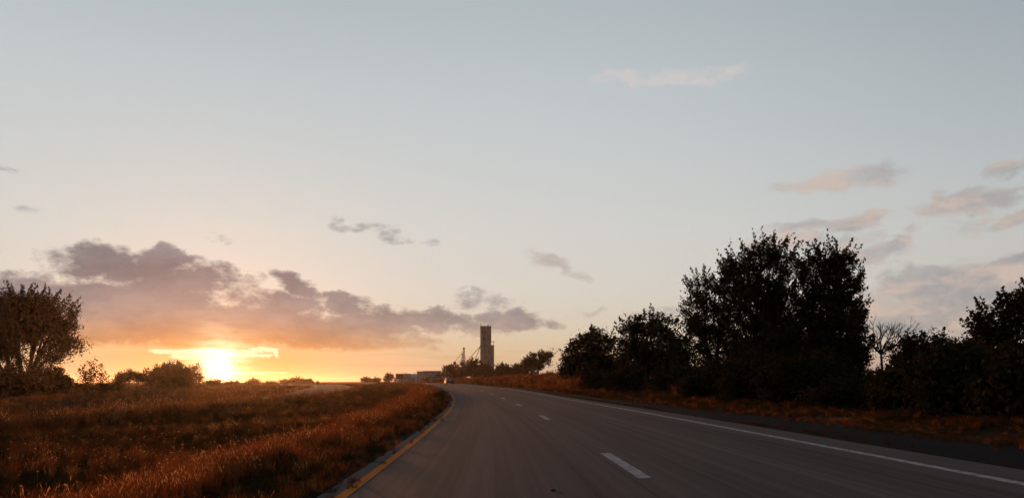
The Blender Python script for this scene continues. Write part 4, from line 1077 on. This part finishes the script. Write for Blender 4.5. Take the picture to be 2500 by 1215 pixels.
def sample_points(seed):
    """points on the open ground in view, thinned with distance; returns tall and short sets"""
    rng = np.random.default_rng(seed)
    tall, short = [], []
    rings = [(4.5, 9, 42), (9, 16, 34), (16, 28, 20), (28, 48, 9.5), (48, 85, 3.8), (85, 150, 1.4), (150, 260, .5)]
    for (r0, r1, den) in rings:
        half = R_(48) if r0 > 8 else R_(62)
        area = half * (r1 * r1 - r0 * r0)
        n = int(area * den)
        rr = np.sqrt(rng.uniform(r0 * r0, r1 * r1, n)); aa = rng.uniform(-half, half, n)
        far = max(1.0, (r0 / 16) ** .62)
        for r, a in zip(rr, aa):
            x, y = r * math.sin(a), r * math.cos(a)
            s_, u_ = SU(x, y)
            e = rng.normal(0, .12)
            if E_L - .02 + 1.3 * e < u_ < SH_R - .05 + 2.2 * e: continue
            oa, ob = opp(s_)
            if oa - .25 < u_ < ob + .25: continue
            if u_ > 34 or u_ < -120: continue
            z = ground_z(s_, u_)
            vn = vnoise(x, y, .35, 1.0); v2 = vnoise(x, y, 1.4, 2.2)
            if u_ < 0:
                if u_ > -2.75: T = .35; hs = .14 + .2 * v2
                elif u_ > -3.7: T = .12 + .3 * (v2 > .66); hs = .30 + .26 * vn
                elif u_ > -6.2: T = .85; hs = .34 + .34 * v2 + .28 * sm(s_, 20, 80)
                elif u_ > ob + 2.6: T = .03 + .20 * (vn > .66) + .35 * (1 - sm(-u_, 6.2, 7.6)); hs = .30 + .35 * vn
                elif u_ > ob: T = .8; hs = (.46 + .25 * v2) * (1.75 - .9 * sm(s_, 80, 150))
                elif u_ > oa - 3.5: T = .8; hs = .32 + .2 * v2
                elif u_ > oa - 7: T = .25; hs = .28 + .3 * v2
                else: T = .40 + .5 * (vn > .5); hs = .28 + .30 * vn
                # median grows taller with the bank beyond the swale
            else:
                if u_ < 10.2: T = .03 + .16 * (vn > .62) + .5 * sm(s_, 50, 100); hs = .12 + .20 * v2 + .25 * sm(s_, 40, 90)
                elif u_ < 13: T = .02 + .68 * sm(s_, 45, 95); hs = .17 + .3 * v2 + .2 * sm(s_, 40, 90)
                else: T = .8; hs = .6 + .5 * vn
                if s_ < 60 and u_ > 16: continue
            if rng.random() < T: tall.append((x, y, z - .02, hs * rng.uniform(.8, 1.2) * min(far, 1.9) ** .55, far))
            else: short.append((x, y, z - .02, hs * rng.uniform(.7, 1.2) * min(far, 2.2), far))
    return tall, short
tall, short = sample_points(5)
dry = [clump('dry_clump', 26, .62, .15, M['grass_dry'], 20 + i, .0075, .42, .42, M['seed'] if i < 1 else M['grass_dry']) for i in range(5)]
dry += [clump('dry_tuft', 34, .42, .17, M['grass_dry'], 40 + i, .0085, .1, .6, M['grass_dry']) for i in range(2)]
grn = [clump('green_tuft', 34, .34, .20, M['grass_green'], 60 + i, .010, .0, .8) for i in range(4)] + [clump('dry_tuft', 30, .32, .18, M['grass_dry'], 70, .009, .15, .7, M['grass_dry'])]
TA = np.array(tall); SA = np.array(short)
scatter('tall_grass', 'tall rust coloured dry grass on the median and both roadsides', TA[:, :3], TA[:, 3] * 1.25, dry, seed=2)
scatter('short_grass', 'short dark olive grass in the hollow of the median and under the banks', SA[:, :3], SA[:, 3] * 1.5, grn, seed=3)
rng = np.random.default_rng(31); JP = []; JS = []
for i in range(1500):
    s_ = rng.uniform(2, 90) if i % 3 else rng.uniform(90, 200)
    if vnoise(s_, 0, .5, .3) + rng.uniform(-.25, .25) < .45: continue
    u_ = E_R + .10 + abs(rng.normal(0, .16)) if i % 2 else SH_R - abs(rng.normal(0, .35))
    x, y = XY(s_, u_); JP.append((x, y, ground_z(s_, u_) - .01)); JS.append(rng.uniform(.15, .42))
scatter('weed_tufts', 'small weed tufts growing in the cracks of the right hand shoulder', JP, JS, grn[:4], seed=7, cat='weeds')
# fluffy seed heads made up to stand for bright specks of windscreen glare
def fluff(seed):
    rng = np.random.default_rng(seed); Q = []
    h = .42
    Q.append([np.array([-.0013, 0, 0]), np.array([.0013, 0, 0]), np.array([.0013, .02, h]), np.array([-.0013, .02, h])])
    for i in range(26):
        d_ = unit(rng, 1)[0]; d_[2] = abs(d_[2]) * .9 - .1; c = np.array([0, .02, h]); t = np.cross(d_, [0.3, .2, .9]); t /= np.linalg.norm(t)
        ln = rng.uniform(.028, .052); Q.append([c, c + d_ * ln * .6 + t * .010, c + d_ * ln, c + d_ * ln * .6 - t * .010])
    V = np.array(Q); me = bpy.data.meshes.new('glint_seed_head')
    me.from_pydata([tuple(p) for p in V.reshape(-1, 3)], [], [(4 * i, 4 * i + 1, 4 * i + 2, 4 * i + 3) for i in range(len(V))])
    me.materials.append(M['seed']); me.update(); return bpy.data.objects.new('glint_seed_head', me)
rng = np.random.default_rng(8); FP = []; FS = []
while len(FP) < 170:
    r = math.sqrt(rng.uniform(130, 1400)); a = rng.uniform(R_(-40), R_(-4)); x, y = r * math.sin(a), r * math.cos(a); s_, u_ = SU(x, y)
    if u_ > E_L - .9 or u_ < opp(s_)[1] + 1: continue
    if vnoise(x, y, .3, .4) < .42 and rng.random() < .7: continue
    FP.append((x, y, ground_z(s_, u_))); FS.append(rng.uniform(.6, 1.1))
scatter('glint_seed_heads', 'pale fluffy seed heads added to the median grass as specks of glare', FP, FS, [fluff(i) for i in range(3)], cat='seed heads', tilt=.22, seed=4)

# ------------------------------------------------------------------ haze
hz = MB().box(-4600, 4600, -4600, 4600, -6, 36.5).build('haze', None)  # air volume added to stand in for the orange lens glare near the sun
hm = bpy.data.materials.new('glare_haze'); hm.use_nodes = True
g = NT(hm.node_tree); g.n.clear(); out = g.n.new('ShaderNodeOutputMaterial'); pv = g.n.new('ShaderNodeVolumePrincipled')
pv.inputs['Color'].default_value = (1.0, .93, .84, 1); pv.inputs['Density'].default_value = 0.00007; pv.inputs['Anisotropy'].default_value = 0.82
g.l.new(pv.outputs[0], out.inputs['Volume'])
hz.data.materials.append(hm)
tag(hz, 'haze added over the whole landscape for the orange veil of lens glare', 'haze', kind='stuff')
